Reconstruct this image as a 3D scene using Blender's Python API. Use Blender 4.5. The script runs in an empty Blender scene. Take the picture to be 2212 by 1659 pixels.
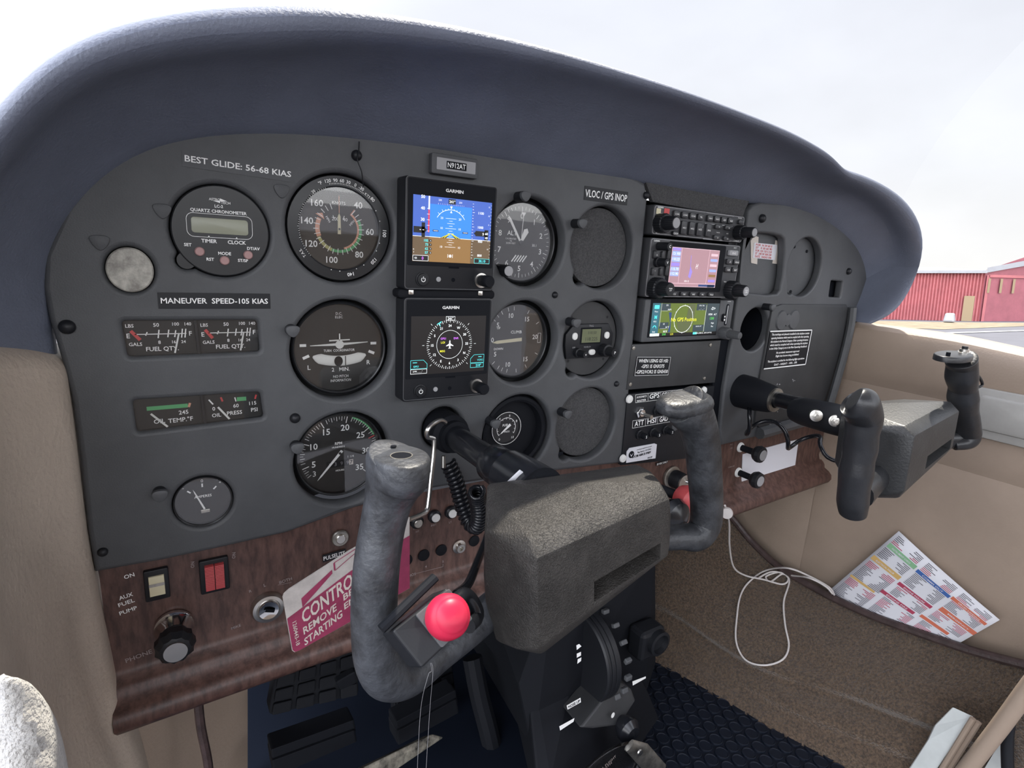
import bpy, bmesh, math, random
from mathutils import Vector, Matrix, Euler, noise
random.seed(7)
SC = bpy.context.scene
COL = SC.collection
V = Vector
PI = math.pi
# ---------------------------------------------------------------- camera
IW, IH = 2212, 1659
CF = 1205.1
YAW, PIT, ROL = .5714, -.2292, .0594
CP = V((-.1295, -.466, -.0113))
cf = V((math.sin(YAW)*math.cos(PIT), math.cos(YAW)*math.cos(PIT), math.sin(PIT)))
r0 = cf.cross(V((0, 0, 1))).normalized(); u0 = r0.cross(cf)
cr = r0*math.cos(ROL)+u0*math.sin(ROL); cu_ = -r0*math.sin(ROL)+u0*math.cos(ROL)
cam_d = bpy.data.cameras.new('camera'); cam = bpy.data.objects.new('camera', cam_d); COL.objects.link(cam)
cam_d.sensor_width = 36; cam_d.lens = CF/IW*36; cam_d.clip_start = .01; cam_d.clip_end = 2000
cam.matrix_world = Matrix((( cr.x, cu_.x, -cf.x, CP.x), (cr.y, cu_.y, -cf.y, CP.y), (cr.z, cu_.z, -cf.z, CP.z), (0, 0, 0, 1)))
SC.camera = cam
def ray(px, py): return cf + cr*((px-IW/2)/CF) - cu_*((py-IH/2)/CF)
def at(px, py, Y=0.):                                   # point on the plane y = Y (the panel is y = 0)
    d = ray(px, py); return CP + d*((Y-CP.y)/d.y)
def atx(px, py, X):
    d = ray(px, py); return CP + d*((X-CP.x)/d.x)
def atz(px, py, Z):
    d = ray(px, py); return CP + d*((Z-CP.z)/d.z)
# ---------------------------------------------------------------- view, world, sun
SC.view_settings.view_transform = 'Standard'; SC.view_settings.look = 'None'
SC.view_settings.exposure = 0.0; SC.view_settings.gamma = 1; SC.view_settings.use_curve_mapping = False
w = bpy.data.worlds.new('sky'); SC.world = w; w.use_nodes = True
nt = w.node_tree; N = nt.nodes; L = nt.links; N.clear()
wo = N.new('ShaderNodeOutputWorld'); bg = N.new('ShaderNodeBackground'); tc = N.new('ShaderNodeTexCoord')
L.new(bg.outputs[0], wo.inputs[0])
SKY_DIM = 1.03                                           # hazy sky low in front
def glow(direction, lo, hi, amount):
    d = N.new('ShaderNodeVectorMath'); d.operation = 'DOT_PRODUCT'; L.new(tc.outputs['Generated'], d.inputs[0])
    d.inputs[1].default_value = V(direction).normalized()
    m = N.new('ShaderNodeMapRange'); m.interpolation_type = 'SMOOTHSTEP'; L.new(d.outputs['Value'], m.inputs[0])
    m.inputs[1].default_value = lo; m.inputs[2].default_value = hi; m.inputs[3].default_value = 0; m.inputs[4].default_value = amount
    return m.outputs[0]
g1 = glow((-.6, -.75, .35), -.15, .9, 4.1)              # sky glow added behind and to the left to light the panel
g2 = glow((-.35, .35, .9), .45, .97, 3.0)               # extra sky glow added high up to brighten the cabin
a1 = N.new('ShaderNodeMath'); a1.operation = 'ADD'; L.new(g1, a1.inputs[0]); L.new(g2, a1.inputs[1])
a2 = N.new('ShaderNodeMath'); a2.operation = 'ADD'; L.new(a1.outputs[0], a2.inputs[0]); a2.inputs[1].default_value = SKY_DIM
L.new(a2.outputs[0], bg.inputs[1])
sx = N.new('ShaderNodeSeparateXYZ'); L.new(tc.outputs['Generated'], sx.inputs[0])
rp = N.new('ShaderNodeValToRGB'); L.new(sx.outputs['Z'], rp.inputs[0])
e = rp.color_ramp.elements
e[0].position = 0.0; e[0].color = (.99, .98, .96, 1); e[1].position = .6; e[1].color = (.84, .88, 1, 1)
n1 = e.new(.16); n1.color = (.93, .955, 1.0, 1)
nz = N.new('ShaderNodeTexNoise'); nz.inputs['Scale'].default_value = 2.2; nz.inputs['Detail'].default_value = 4
mp = N.new('ShaderNodeMapping'); mp.inputs['Scale'].default_value = (.7, 3.2, 5); mp.inputs['Rotation'].default_value = (.2, .5, .9); L.new(tc.outputs['Generated'], mp.inputs[0]); L.new(mp.outputs[0], nz.inputs[0])
mr = N.new('ShaderNodeMapRange'); L.new(nz.outputs[0], mr.inputs[0]); mr.inputs[1].default_value = .35; mr.inputs[2].default_value = .7; mr.inputs[3].default_value = .95; mr.inputs[4].default_value = 1.02
vm = N.new('ShaderNodeVectorMath'); vm.operation = 'SCALE'; L.new(rp.outputs[0], vm.inputs[0]); L.new(mr.outputs[0], vm.inputs['Scale'])
L.new(vm.outputs[0], bg.inputs[0])
sd = bpy.data.lights.new('sun', 'SUN'); sd.energy = 7.5; sd.angle = .02; sd.color = (1, .93, .8)
so = bpy.data.objects.new('sun', sd); COL.objects.link(so)
SUN_DIR = V((.38, .30, 1.0)).normalized()                # towards the sun
so.rotation_euler = SUN_DIR.to_track_quat('Z', 'Y').to_euler()

# ---------------------------------------------------------------- materials
def mat(name, col, rough=.5, bump=None, var=None, metal=0, spec=.5, emit=None, cracks=None, alpha=1, coat=0, scale3=(1, 1, 1), sheen=0):
    m = bpy.data.materials.new(name); m.use_nodes = True; nt = m.node_tree; N = nt.nodes; L = nt.links
    p = N['Principled BSDF']
    c = (*col, 1) if len(col) == 3 else col
    p.inputs['Base Color'].default_value = c; p.inputs['Roughness'].default_value = rough
    p.inputs['Metallic'].default_value = metal; p.inputs['Specular IOR Level'].default_value = spec
    p.inputs['Coat Weight'].default_value = coat; p.inputs['Sheen Weight'].default_value = sheen
    t = N.new('ShaderNodeTexCoord'); mpn = N.new('ShaderNodeMapping'); L.new(t.outputs['Object'], mpn.inputs[0]); mpn.inputs['Scale'].default_value = scale3
    if var:
        nz = N.new('ShaderNodeTexNoise'); L.new(mpn.outputs[0], nz.inputs['Vector']); nz.inputs['Scale'].default_value = var[0]
        nz.inputs['Detail'].default_value = 5; nz.inputs['Roughness'].default_value = .65
        r = N.new('ShaderNodeValToRGB'); L.new(nz.outputs[0], r.inputs[0])
        r.color_ramp.elements[0].position = .38; r.color_ramp.elements[1].position = .62
        r.color_ramp.elements[0].color = (*[x*(1-var[1]) for x in col], 1)
        c2 = var[2] if len(var) > 2 else [min(1, x*(1+var[1])) for x in col]
        r.color_ramp.elements[1].color = (*c2, 1)
        L.new(r.outputs[0], p.inputs['Base Color'])
    hs = []
    if bump:
        nz = N.new('ShaderNodeTexNoise'); L.new(mpn.outputs[0], nz.inputs['Vector']); nz.inputs['Scale'].default_value = bump[0]; nz.inputs['Detail'].default_value = 4
        b = N.new('ShaderNodeBump'); b.inputs['Strength'].default_value = bump[1]; b.inputs['Distance'].default_value = bump[2] if len(bump) > 2 else .001
        L.new(nz.outputs[0], b.inputs['Height']); L.new(b.outputs[0], p.inputs['Normal']); hs.append(b)
    if cracks:
        vo = N.new('ShaderNodeTexVoronoi'); vo.feature = 'DISTANCE_TO_EDGE'; vo.inputs['Scale'].default_value = cracks[0]
        nn = N.new('ShaderNodeTexNoise'); nn.inputs['Scale'].default_value = cracks[0]*.8; L.new(mpn.outputs[0], nn.inputs['Vector'])
        mx = N.new('ShaderNodeVectorMath'); mx.operation = 'MULTIPLY_ADD'; L.new(nn.outputs['Color'], mx.inputs[0]); mx.inputs[1].default_value = (.014,)*3; L.new(mpn.outputs[0], mx.inputs[2])
        L.new(mx.outputs[0], vo.inputs['Vector'])
        m2 = N.new('ShaderNodeMapRange'); L.new(vo.outputs['Distance'], m2.inputs[0]); m2.inputs[1].default_value = 0; m2.inputs[2].default_value = .06
        b = N.new('ShaderNodeBump'); b.inputs['Strength'].default_value = cracks[1]; b.inputs['Distance'].default_value = .001
        L.new(m2.outputs[0], b.inputs['Height'])
        if hs: L.new(hs[-1].outputs[0], b.inputs['Normal'])
        L.new(b.outputs[0], p.inputs['Normal'])
    if emit:
        p.inputs['Emission Color'].default_value = (*col, 1); p.inputs['Emission Strength'].default_value = emit
    return m
def glass_mat(name, tint=(1, 1, 1), ior=1.5, rough=.02, boost=0.):
    m = bpy.data.materials.new(name); m.use_nodes = True; nt = m.node_tree; N = nt.nodes; L = nt.links
    N.remove(N['Principled BSDF']); o = N['Material Output']
    tr = N.new('ShaderNodeBsdfTransparent'); tr.inputs[0].default_value = (*tint, 1)
    gl = N.new('ShaderNodeBsdfGlossy'); gl.inputs['Roughness'].default_value = rough
    fr = N.new('ShaderNodeFresnel'); fr.inputs[0].default_value = ior
    ad = N.new('ShaderNodeMath'); ad.operation = 'ADD'; L.new(fr.outputs[0], ad.inputs[0]); ad.inputs[1].default_value = boost
    mx = N.new('ShaderNodeMixShader'); L.new(ad.outputs[0], mx.inputs[0]); L.new(tr.outputs[0], mx.inputs[1]); L.new(gl.outputs[0], mx.inputs[2])
    L.new(mx.outputs[0], o.inputs[0]); return m
M = {}
M['panel'] = mat('panel_vinyl', (.074, .077, .082), .5, (900, .35, .0006), (14, .10))
M['panel2'] = mat('panel_metal_paint', (.036, .037, .039), .5, (1500, .25, .0003), (25, .12))
M['crinkle'] = mat('crinkle_plate', (.068, .068, .070), .62, (1400, 1.0, .0012), (700, .35))
M['hood'] = mat('glareshield_leather', (.150, .168, .222), .46, (520, .55, .0009), (9, .10))
M['black'] = mat('black_plastic', (.012, .013, .016), .42, (800, .1, .0004), spec=.35)
M['matte'] = mat('matte_black', (.007, .008, .011), .7, (700, .2, .0004), spec=.2)
M['deep'] = mat('recess_shade', (.006, .007, .010), .8, spec=.1)
M['shaft'] = mat('black_gloss_tube', (.010, .011, .014), .22, (60, .06, .001), (40, .3))
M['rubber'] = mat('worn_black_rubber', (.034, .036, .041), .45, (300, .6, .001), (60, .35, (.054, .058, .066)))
M['grip'] = mat('black_grip', (.022, .023, .026), .33, (500, .25, .0006), (18, .2))
M['pad'] = mat('cracked_yoke_cover', (.038, .035, .032), .5, (800, .8, .0012), (35, .25), cracks=(210, .5), spec=.35)
M['padb'] = mat('yoke_cover', (.034, .035, .036), .42, (430, .5, .0008), (35, .15))
M['dial'] = mat('dial_black', (.020, .019, .018), .55)
M['dialbrown'] = mat('dial_charcoal', (.052, .046, .040), .6)
M['radio'] = mat('radio_face', (.040, .041, .045), .45, (900, .15, .0003))
M['key'] = mat('rubber_key', (.030, .031, .034), .35)
M['bezel'] = mat('bezel_black', (.016, .017, .019), .35)
M['white'] = mat('white_paint', (.78, .78, .75), .5)
M['wprint'] = mat('white_print', (.95, .95, .93), .5)
M['dimprint'] = mat('worn_print', (.30, .25, .24), .6)
M['gprint'] = mat('grey_print', (.35, .35, .36), .6)
M['cream'] = mat('cream_paint', (.72, .66, .45), .5)
M['orange'] = mat('arc_salmon', (.72, .36, .24), .5)
M['green'] = mat('arc_green', (.11, .42, .17), .5)
M['gold'] = mat('arc_olive', (.48, .46, .20), .5)
M['red'] = mat('red_mark', (.60, .07, .07), .5)
M['metal'] = mat('brushed_metal', (.62, .60, .56), .28, (300, .1, .0002), metal=1)
M['chrome'] = mat('chrome', (.75, .75, .75), .09, metal=1)
M['dullmetal'] = mat('dull_metal', (.42, .40, .36), .42, (200, .3, .0003), (60, .3), metal=1)
M['wood'] = mat('woodgrain_vinyl', (.085, .042, .034), .42, (260, .25, .0005), (150, .35, (.125, .066, .052)), scale3=(1, 1, .28))
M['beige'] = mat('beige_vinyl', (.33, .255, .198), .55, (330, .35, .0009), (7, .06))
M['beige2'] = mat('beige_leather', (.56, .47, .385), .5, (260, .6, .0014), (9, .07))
M['carpet'] = mat('brown_carpet', (.078, .050, .032), .95, (380, 1.0, .005), (300, .45, (.14, .092, .055)), sheen=.3)
M['carpetd'] = mat('dark_footwell_carpet', (.07, .05, .038), .95, (420, 1.0, .003), (90, .4))
M['trim'] = mat('brown_piping', (.055, .036, .034), .4, (300, .6, .001), (60, .3))
M['mat'] = mat('rubber_floor', (.007, .010, .018), .5, (300, .15, .0005), spec=.25)
M['pink'] = mat('red_button', (.50, .018, .055), .4, spec=.35)
M['switchred'] = mat('red_switch', (.50, .07, .075), .4)
M['flag'] = mat('crimson_flag', (.29, .035, .09), .45, (40, .1, .0005), (60, .15))
M['flagw'] = mat('flag_grey', (.50, .46, .43), .45, var=(70, .12))
M['paper'] = mat('white_paper', (.72, .72, .76), .6, (90, .1, .0004))
M['tape'] = mat('cream_tape', (.62, .56, .50), .6, (400, .2, .0004))
M['cork'] = mat('aluminium_disc', (.36, .34, .30), .55, (300, .5, .0006), (90, .35, (.52, .50, .44)))
M['lcd'] = mat('lcd_grey', (.32, .33, .25), .3)
M['lcd2'] = mat('lcd_green', (.16, .18, .10), .3)
M['lcdink'] = mat('lcd_ink', (.05, .055, .04), .5)
M['pinkbtn'] = mat('pink_button', (.42, .25, .24), .5, (500, .3, .0004))
M['glass'] = glass_mat('instrument_glass', ior=1.52, boost=.02)
M['screen_glass'] = glass_mat('screen_glass', ior=1.5, boost=.0)
M['window'] = glass_mat('windscreen_acrylic', ior=1.13, tint=(.985, .985, .99))
M['cable'] = mat('white_cable', (.62, .58, .56), .45)
M['fleece'] = mat('white_fleece', (.50, .48, .45), .95, (500, 1, .003), (60, .1), sheen=.5)
M['grey'] = mat('grey_paint', (.33, .32, .30), .4, (300, .2, .0004), (20, .06))
M['doorwhite'] = mat('white_frame_paint', (.62, .65, .64), .4, (60, .1, .0005), (12, .08))
M['clear'] = glass_mat('clear_plastic', tint=(.8, .8, .82), ior=1.5, rough=.15, boost=.08)
def em(name, c, s): return mat(name, c, .4, emit=s)
M['s_black'] = em('screen_black', (.012, .010, .010), .3)
M['s_sky'] = em('screen_sky_blue', (.035, .22, .85), .75)
M['s_sky2'] = em('screen_tape_blue', (.06, .13, .50), .6)
M['s_brown'] = em('screen_earth', (.27, .145, .045), .6)
M['s_brown2'] = em('screen_tape_brown', (.13, .085, .045), .6)
M['s_white'] = em('screen_white', (.85, .88, .88), .75)
M['s_cyan'] = em('screen_cyan', (.10, .75, .75), .7)
M['s_mag'] = em('screen_magenta', (.55, .15, .75), .8)
M['s_yel'] = em('screen_yellow', (.75, .72, .05), .75)
M['s_red'] = em('screen_red', (.75, .05, .08), .7)
M['s_green'] = em('screen_green', (.12, .65, .12), .6)
M['s_olive'] = em('screen_map_green', (.115, .16, .025), .6)
M['s_olive2'] = em('screen_map_olive', (.10, .12, .05), .6)
M['s_slate'] = em('screen_slate', (.04, .06, .07), .5)
M['s_teal'] = em('screen_teal', (.04, .14, .18), .5)
M['s_navy'] = em('screen_water', (.03, .06, .18), .6)
M['s_pink'] = em('screen_faded_map', (.42, .24, .27), .55)
M['s_lblue'] = em('screen_light_blue', (.30, .38, .72), .7)
M['s_violet'] = em('screen_violet', (.30, .22, .65), .7)
M['s_line'] = em('screen_pale_line', (.70, .50, .55), .6)
# ---------------------------------------------------------------- object helpers
def tag(o, label=None, cat=None, group=None, kind=None):
    if label: o['label'] = label
    if cat: o['category'] = cat
    if group: o['group'] = group
    if kind: o['kind'] = kind
    return o
def thing(name, label, cat, loc=(0, 0, 0), group=None, rot=None):
    o = bpy.data.objects.new(name, None); COL.objects.link(o); o.location = loc; o.empty_display_size = .02
    if rot: o.rotation_euler = rot
    return tag(o, label, cat, group)
def dup(root, loc, label=None, group=None, rot=None):
    r = root.copy(); COL.objects.link(r); r.location = loc
    if rot: r.rotation_euler = rot
    if label: r['label'] = label
    if group: r['group'] = group
    for ch in list(root.children):
        c = ch.copy(); COL.objects.link(c); c.parent = r
        for g in list(ch.children):
            d = g.copy(); COL.objects.link(d); d.parent = c
    return r
_txt = {}
def text_geo(s, bold):
    k = (s, bold)
    if k not in _txt:
        c = bpy.data.curves.new('t', 'FONT'); c.body = s; c.offset = bold; c.resolution_u = 2; c.align_x = 'CENTER'
        o = bpy.data.objects.new('t', c); COL.objects.link(o)
        me = bpy.data.meshes.new_from_object(o.evaluated_get(bpy.context.evaluated_depsgraph_get()))
        vs = [(v.co.x, v.co.y) for v in me.vertices]; fs = [tuple(p.vertices) for p in me.polygons]
        bpy.data.objects.remove(o); bpy.data.curves.remove(c); bpy.data.meshes.remove(me)
        if vs:
            x0 = min(v[0] for v in vs); x1 = max(v[0] for v in vs)
            y0 = min(v[1] for v in vs); y1 = max(v[1] for v in vs)
        else: x0 = x1 = y0 = y1 = 0
        _txt[k] = ([((v[0]-(x0+x1)/2), v[1]-(y0+y1)/2) for v in vs], fs, x1-x0, y1-y0)
    return _txt[k]
class MB:
    def __init__(s): s.v = []; s.f = []; s.m = []; s.names = []; s.cur = 0; s.X = Matrix.Identity(4)
    def mt(s, name):
        if name not in s.names: s.names.append(name)
        s.cur = s.names.index(name); return s
    def add(s, vs, fs):
        if not s.names: s.mt('black')
        b = len(s.v); s.v += [tuple(s.X @ V(v)) for v in vs]
        for f in fs: s.f.append(tuple(i+b for i in f)); s.m.append(s.cur)
    def xf(s, loc=(0, 0, 0), rot=(0, 0, 0), sc=1): s.X = Matrix.LocRotScale(V(loc), Euler(rot), V((sc,)*3) if not hasattr(sc, '__len__') else V(sc)); return s
    def mx(s, m): s.X = m; return s
    # -- flat artwork in the XZ plane, seen from -y
    def poly(s, pts, y=0): s.add([(p[0], y, p[1]) for p in pts], [tuple(range(len(pts)))])
    def rect(s, cx, cz, w, h, y=0, a=0):
        c, n = math.cos(a), math.sin(a)
        s.poly([(cx+x*c-z*n, cz+x*n+z*c) for x, z in ((-w/2, -h/2), (w/2, -h/2), (w/2, h/2), (-w/2, h/2))], y)
    def frame(s, cx, cz, w, h, t, y=0):
        s.rect(cx, cz+h/2-t/2, w, t, y); s.rect(cx, cz-h/2+t/2, w, t, y); s.rect(cx-w/2+t/2, cz, t, h-2*t, y); s.rect(cx+w/2-t/2, cz, t, h-2*t, y)
    def line(s, x0, z0, x1, z1, t, y=0):
        d = V((x1-x0, z1-z0)); n = V((-d.y, d.x)).normalized()*t/2
        s.poly([(x0-n.x, z0-n.y), (x1-n.x, z1-n.y), (x1+n.x, z1+n.y), (x0+n.x, z0+n.y)], y)
    def disc(s, cx, cz, r, y=0, n=28, rz=None): s.poly([(cx+r*math.cos(2*PI*i/n), cz+(rz or r)*math.sin(2*PI*i/n)) for i in range(n)], y)
    def ring(s, cx, cz, r_0, r_1, y=0, a0=0, a1=360, n=40):       # angles clockwise from 12 o'clock
        vs = []
        for i in range(n+1):
            a = math.radians(a0+(a1-a0)*i/n)
            for r in (r_0, r_1): vs.append((cx+r*math.sin(a), y, cz+r*math.cos(a)))
        s.add(vs, [(2*i, 2*i+1, 2*i+3, 2*i+2) for i in range(n)])
    def tick(s, cx, cz, r_0, r_1, deg, t, y=0):
        a = math.radians(deg); s.line(cx+r_0*math.sin(a), cz+r_0*math.cos(a), cx+r_1*math.sin(a), cz+r_1*math.cos(a), t, y)
    def needle(s, cx, cz, r_0, r_1, deg, t0, t1, y=0):
        a = math.radians(deg); d = V((math.sin(a), math.cos(a))); n = V((d.y, -d.x)); c = V((cx, cz))
        P_ = [c+d*r_0-n*t0/2, c+d*(r_0+(r_1-r_0)*.85)-n*t1/2, c+d*r_1, c+d*(r_0+(r_1-r_0)*.85)+n*t1/2, c+d*r_0+n*t0/2]
        s.poly([(p.x, p.y) for p in P_], y)
    def text(s, t, cx, cz, h, y=0, w=None, a=0, bold=0.0, al='c'):
        vs, fs, tw, th = text_geo(t, bold)
        if not vs: return
        k = h/.73; kx = (w/tw) if w else k
        if al == 'l': cx += tw*kx/2
        if al == 'r': cx -= tw*kx/2
        c, n = math.cos(a), math.sin(a)
        s.add([(cx+x*kx*c-z*k*n, y, cz+x*kx*n+z*k*c) for x, z in vs], fs)
    def around(s, t, cx, cz, r, deg, h, y=0, bold=0, rot=False, w=None):
        a = math.radians(deg); s.text(t, cx+r*math.sin(a), cz+r*math.cos(a), h, y, a=(-a if rot else 0), bold=bold, w=w)
    # -- solids
    def prism(s, out, y0, y1, c=0):                       # outline (x,z), front at y0 (towards the viewer), back at y1, front chamfer c
        n = len(out); vs = []; fs = []
        cx = sum(p[0] for p in out)/n; cz = sum(p[1] for p in out)/n
        w_ = max(p[0] for p in out)-min(p[0] for p in out); h_ = max(p[1] for p in out)-min(p[1] for p in out)
        kx = 1-2*c/w_; kz = 1-2*c/h_
        rings = [(1, 1, y1), (1, 1, y0+c)] + ([(kx*.35+.65, kz*.35+.65, y0+c*.3), (kx, kz, y0)] if c else [])
        for (a, b, y) in rings: vs += [(cx+(p[0]-cx)*a, y, cz+(p[1]-cz)*b) for p in out]
        for k in range(len(rings)-1):
            for i in range(n): j = (i+1) % n; fs.append((k*n+i, k*n+j, (k+1)*n+j, (k+1)*n+i))
        fs.append(tuple(range(n))[::-1]); fs.append(tuple((len(rings)-1)*n+i for i in range(n)))
        s.add(vs, fs)
    def plate(s, cx, cz, w, h, r, y0, y1, c=.0005, seg=4): s.prism(rrect(cx, cz, w, h, r, seg), y0, y1, c)
    def box(s, cx, cy, cz, w, d, h):
        vs = [(cx+a*w/2, cy+b*d/2, cz+c*h/2) for a in (-1, 1) for b in (-1, 1) for c in (-1, 1)]
        s.add(vs, [(0, 1, 3, 2), (4, 6, 7, 5), (0, 4, 5, 1), (2, 3, 7, 6), (0, 2, 6, 4), (1, 5, 7, 3)])
    def lathe(s, prof, cx=0, cz=0, n=28, knurl=0, kd=.06, c0=True, c1=True):        # prof = [(r, y)...], axis along y
        vs = []; fs = []
        if knurl: n = knurl*2
        for r, y in prof:
            for i in range(n):
                a = 2*PI*i/n; rr = r*(1-kd) if knurl and i % 2 else r
                vs.append((cx+rr*math.cos(a), y, cz+rr*math.sin(a)))
        m = len(prof)
        for k in range(m-1):
            for i in range(n): j = (i+1) % n; fs.append((k*n+i, k*n+j, (k+1)*n+j, (k+1)*n+i))
        if c0 and prof[0][0] > 1e-6: fs.append(tuple(range(n))[::-1])
        if c1 and prof[-1][0] > 1e-6: fs.append(tuple((m-1)*n+i for i in range(n)))
        s.add(vs, fs)
    def tube(s, pts, r, n=8, caps=True, ref=None, ratio=1):
        pts = [V(p) for p in pts]; m = len(pts); vs = []; fs = []
        T = [(pts[min(i+1, m-1)]-pts[max(i-1, 0)]).normalized() for i in range(m)]
        a = V(ref) if ref else (V((0, 0, 1)) if abs(T[0].z) < .9 else V((1, 0, 0)))
        A = (a - T[0]*a.dot(T[0])).normalized()
        for i in range(m):
            if ref: A = (V(ref) - T[i]*V(ref).dot(T[i])).normalized()
            else: A = (A - T[i]*A.dot(T[i])).normalized()
            B = T[i].cross(A); rr = r[i] if hasattr(r, '__len__') else r
            ra, rb = rr if hasattr(rr, '__len__') else (rr, rr*ratio)
            for k in range(n): t = 2*PI*k/n; vs.append(tuple(pts[i]+A*ra*math.cos(t)+B*rb*math.sin(t)))
        for i in range(m-1):
            for k in range(n): j = (k+1) % n; fs.append((i*n+k, i*n+j, (i+1)*n+j, (i+1)*n+k))
        if caps: fs += [tuple(range(n))[::-1], tuple((m-1)*n+k for k in range(n))]
        s.add(vs, fs)
    def grid(s, rows, close=False):
        m = len(rows); n = len(rows[0]); vs = [tuple(p) for r in rows for p in r]
        s.add(vs, [(i*n+j, i*n+j+1, (i+1)*n+j+1, (i+1)*n+j) for i in range(m-1) for j in range(n-1)])
    def hull(s, pts):
        bm = bmesh.new(); [bm.verts.new(p) for p in pts]
        r = bmesh.ops.convex_hull(bm, input=bm.verts); bm.verts.ensure_lookup_table(); bm.verts.index_update()
        s.add([tuple(v.co) for v in bm.verts], [tuple(v.index for v in f.verts) for f in bm.faces]); bm.free()
    def build(s, name, parent=None, smooth=False, bevel=0, sub=0, solid=0, label=None, loc=None, weld=False, bseg=2, ang=35):
        me = bpy.data.meshes.new(name); me.from_pydata(s.v, [], s.f)
        for n in s.names: me.materials.append(M[n])
        me.polygons.foreach_set('material_index', s.m)
        if weld:
            bm = bmesh.new(); bm.from_mesh(me); bmesh.ops.remove_doubles(bm, verts=bm.verts, dist=1e-5); bmesh.ops.dissolve_limit(bm, angle_limit=.02, verts=bm.verts, edges=bm.edges); bm.to_mesh(me); bm.free()
        if weld or not s.flatart():
            bm = bmesh.new(); bm.from_mesh(me); bmesh.ops.recalc_face_normals(bm, faces=bm.faces); bm.to_mesh(me); bm.free()
        o = bpy.data.objects.new(name, me); COL.objects.link(o)
        if smooth:
            me.polygons.foreach_set('use_smooth', [True]*len(me.polygons))
            try: me.set_sharp_from_angle(angle=math.radians(ang))
            except Exception: pass
        if solid: q = o.modifiers.new('solid', 'SOLIDIFY'); q.thickness = solid; q.offset = 0
        if bevel: q = o.modifiers.new('bevel', 'BEVEL'); q.width = bevel; q.segments = bseg; q.limit_method = 'ANGLE'; q.angle_limit = math.radians(28); q.harden_normals = False
        if sub: q = o.modifiers.new('sub', 'SUBSURF'); q.levels = sub; q.render_levels = sub
        if loc: o.location = loc
        if parent: o.parent = parent
        if label: o['label'] = label
        return o
    def flatart(s):
        return len(s.v) > 0 and (max(v[1] for v in s.v)-min(v[1] for v in s.v)) < .003
def rrect(cx, cz, w, h, r, seg=4):
    out = []
    for (sx_, sz_, a0) in ((1, 1, 0), (-1, 1, 90), (-1, -1, 180), (1, -1, 270)):
        for k in range(seg+1):
            a = math.radians(a0+90*k/seg); out.append((cx+sx_*(w/2-r)+r*math.cos(a), cz+sz_*(h/2-r)+r*math.sin(a)))
    return out
def circ(cx, cz, r, n=48): return [(cx+r*math.cos(2*PI*i/n), cz+r*math.sin(2*PI*i/n)) for i in range(n)]
def smooth_poly(pts, it=2):
    for _ in range(it):
        q = []
        for i in range(len(pts)):
            a, b = V(pts[i]), V(pts[(i+1) % len(pts)]); q += [tuple(a*.75+b*.25), tuple(a*.25+b*.75)]
        pts = q
    return pts
def sheet(outer, holes, y0, y1, bev, name, mt, parent=None):      # plate with holes: outlines in (x,z)
    c = bpy.data.curves.new(name, 'CURVE'); c.dimensions = '2D'; c.fill_mode = 'BOTH'
    for o_ in [outer]+holes:
        sp = c.splines.new('POLY'); sp.points.add(len(o_)-1); sp.use_cyclic_u = True
        for i, p in enumerate(o_): sp.points[i].co = (p[0], p[1], 0, 1)
    t = (y1-y0); c.extrude = max(t/2-bev, .0001); c.bevel_depth = bev; c.bevel_resolution = 3; c.offset = -bev
    o = bpy.data.objects.new(name, c); COL.objects.link(o)
    me = bpy.data.meshes.new_from_object(o.evaluated_get(bpy.context.evaluated_depsgraph_get()))
    bpy.data.objects.remove(o); bpy.data.curves.remove(c)
    ym = (y0+y1)/2
    for v in me.vertices: v.co = (v.co.x, ym-v.co.z, v.co.y)
    me.name = name; me.materials.clear(); me.materials.append(M[mt])
    me.polygons.foreach_set('material_index', [0]*len(me.polygons)); me.polygons.foreach_set('use_smooth', [True]*len(me.polygons))
    try: me.set_sharp_from_angle(angle=math.radians(40))
    except Exception: pass
    o = bpy.data.objects.new(name, me); COL.objects.link(o)
    if parent: o.parent = parent
    return o
def spline(pts, n=8):
    pts = [V(p) for p in pts]; out = []
    for i in range(len(pts)-1):
        p0 = pts[max(i-1, 0)]; p1 = pts[i]; p2 = pts[i+1]; p3 = pts[min(i+2, len(pts)-1)]
        for k in range(n):
            t = k/n; out.append(.5*((2*p1)+(p2-p0)*t+(2*p0-5*p1+4*p2-p3)*t*t+(3*p1-p0-3*p2+p3)*t**3))
    out.append(pts[-1]); return out
def coil(path, rc, turns, per=12):
    path = [V(p) for p in path]; n = turns*per; out = []
    Ls = [0]
    for a, b in zip(path, path[1:]): Ls.append(Ls[-1]+(b-a).length)
    A = V((0, 0, 1)); i = 0
    T0 = (path[1]-path[0]).normalized(); A = (V((.3, .2, 1))-T0*V((.3, .2, 1)).dot(T0)).normalized()
    for k in range(n+1):
        s_ = Ls[-1]*k/n
        while i < len(Ls)-2 and Ls[i+1] < s_: i += 1
        t = (s_-Ls[i])/max(Ls[i+1]-Ls[i], 1e-9); p = path[i].lerp(path[i+1], t)
        T = (path[i+1]-path[i]).normalized(); A = (A-T*A.dot(T)).normalized(); B = T.cross(A)
        a = 2*PI*k/per; rr = rc[0]+(rc[1]-rc[0])*k/n if hasattr(rc, '__len__') else rc
        out.append(p+A*rr*math.cos(a)+B*rr*math.sin(a))
    return out
def pt2(px, py, Y=0.): p = at(px, py, Y); return (p.x, p.z)
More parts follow.
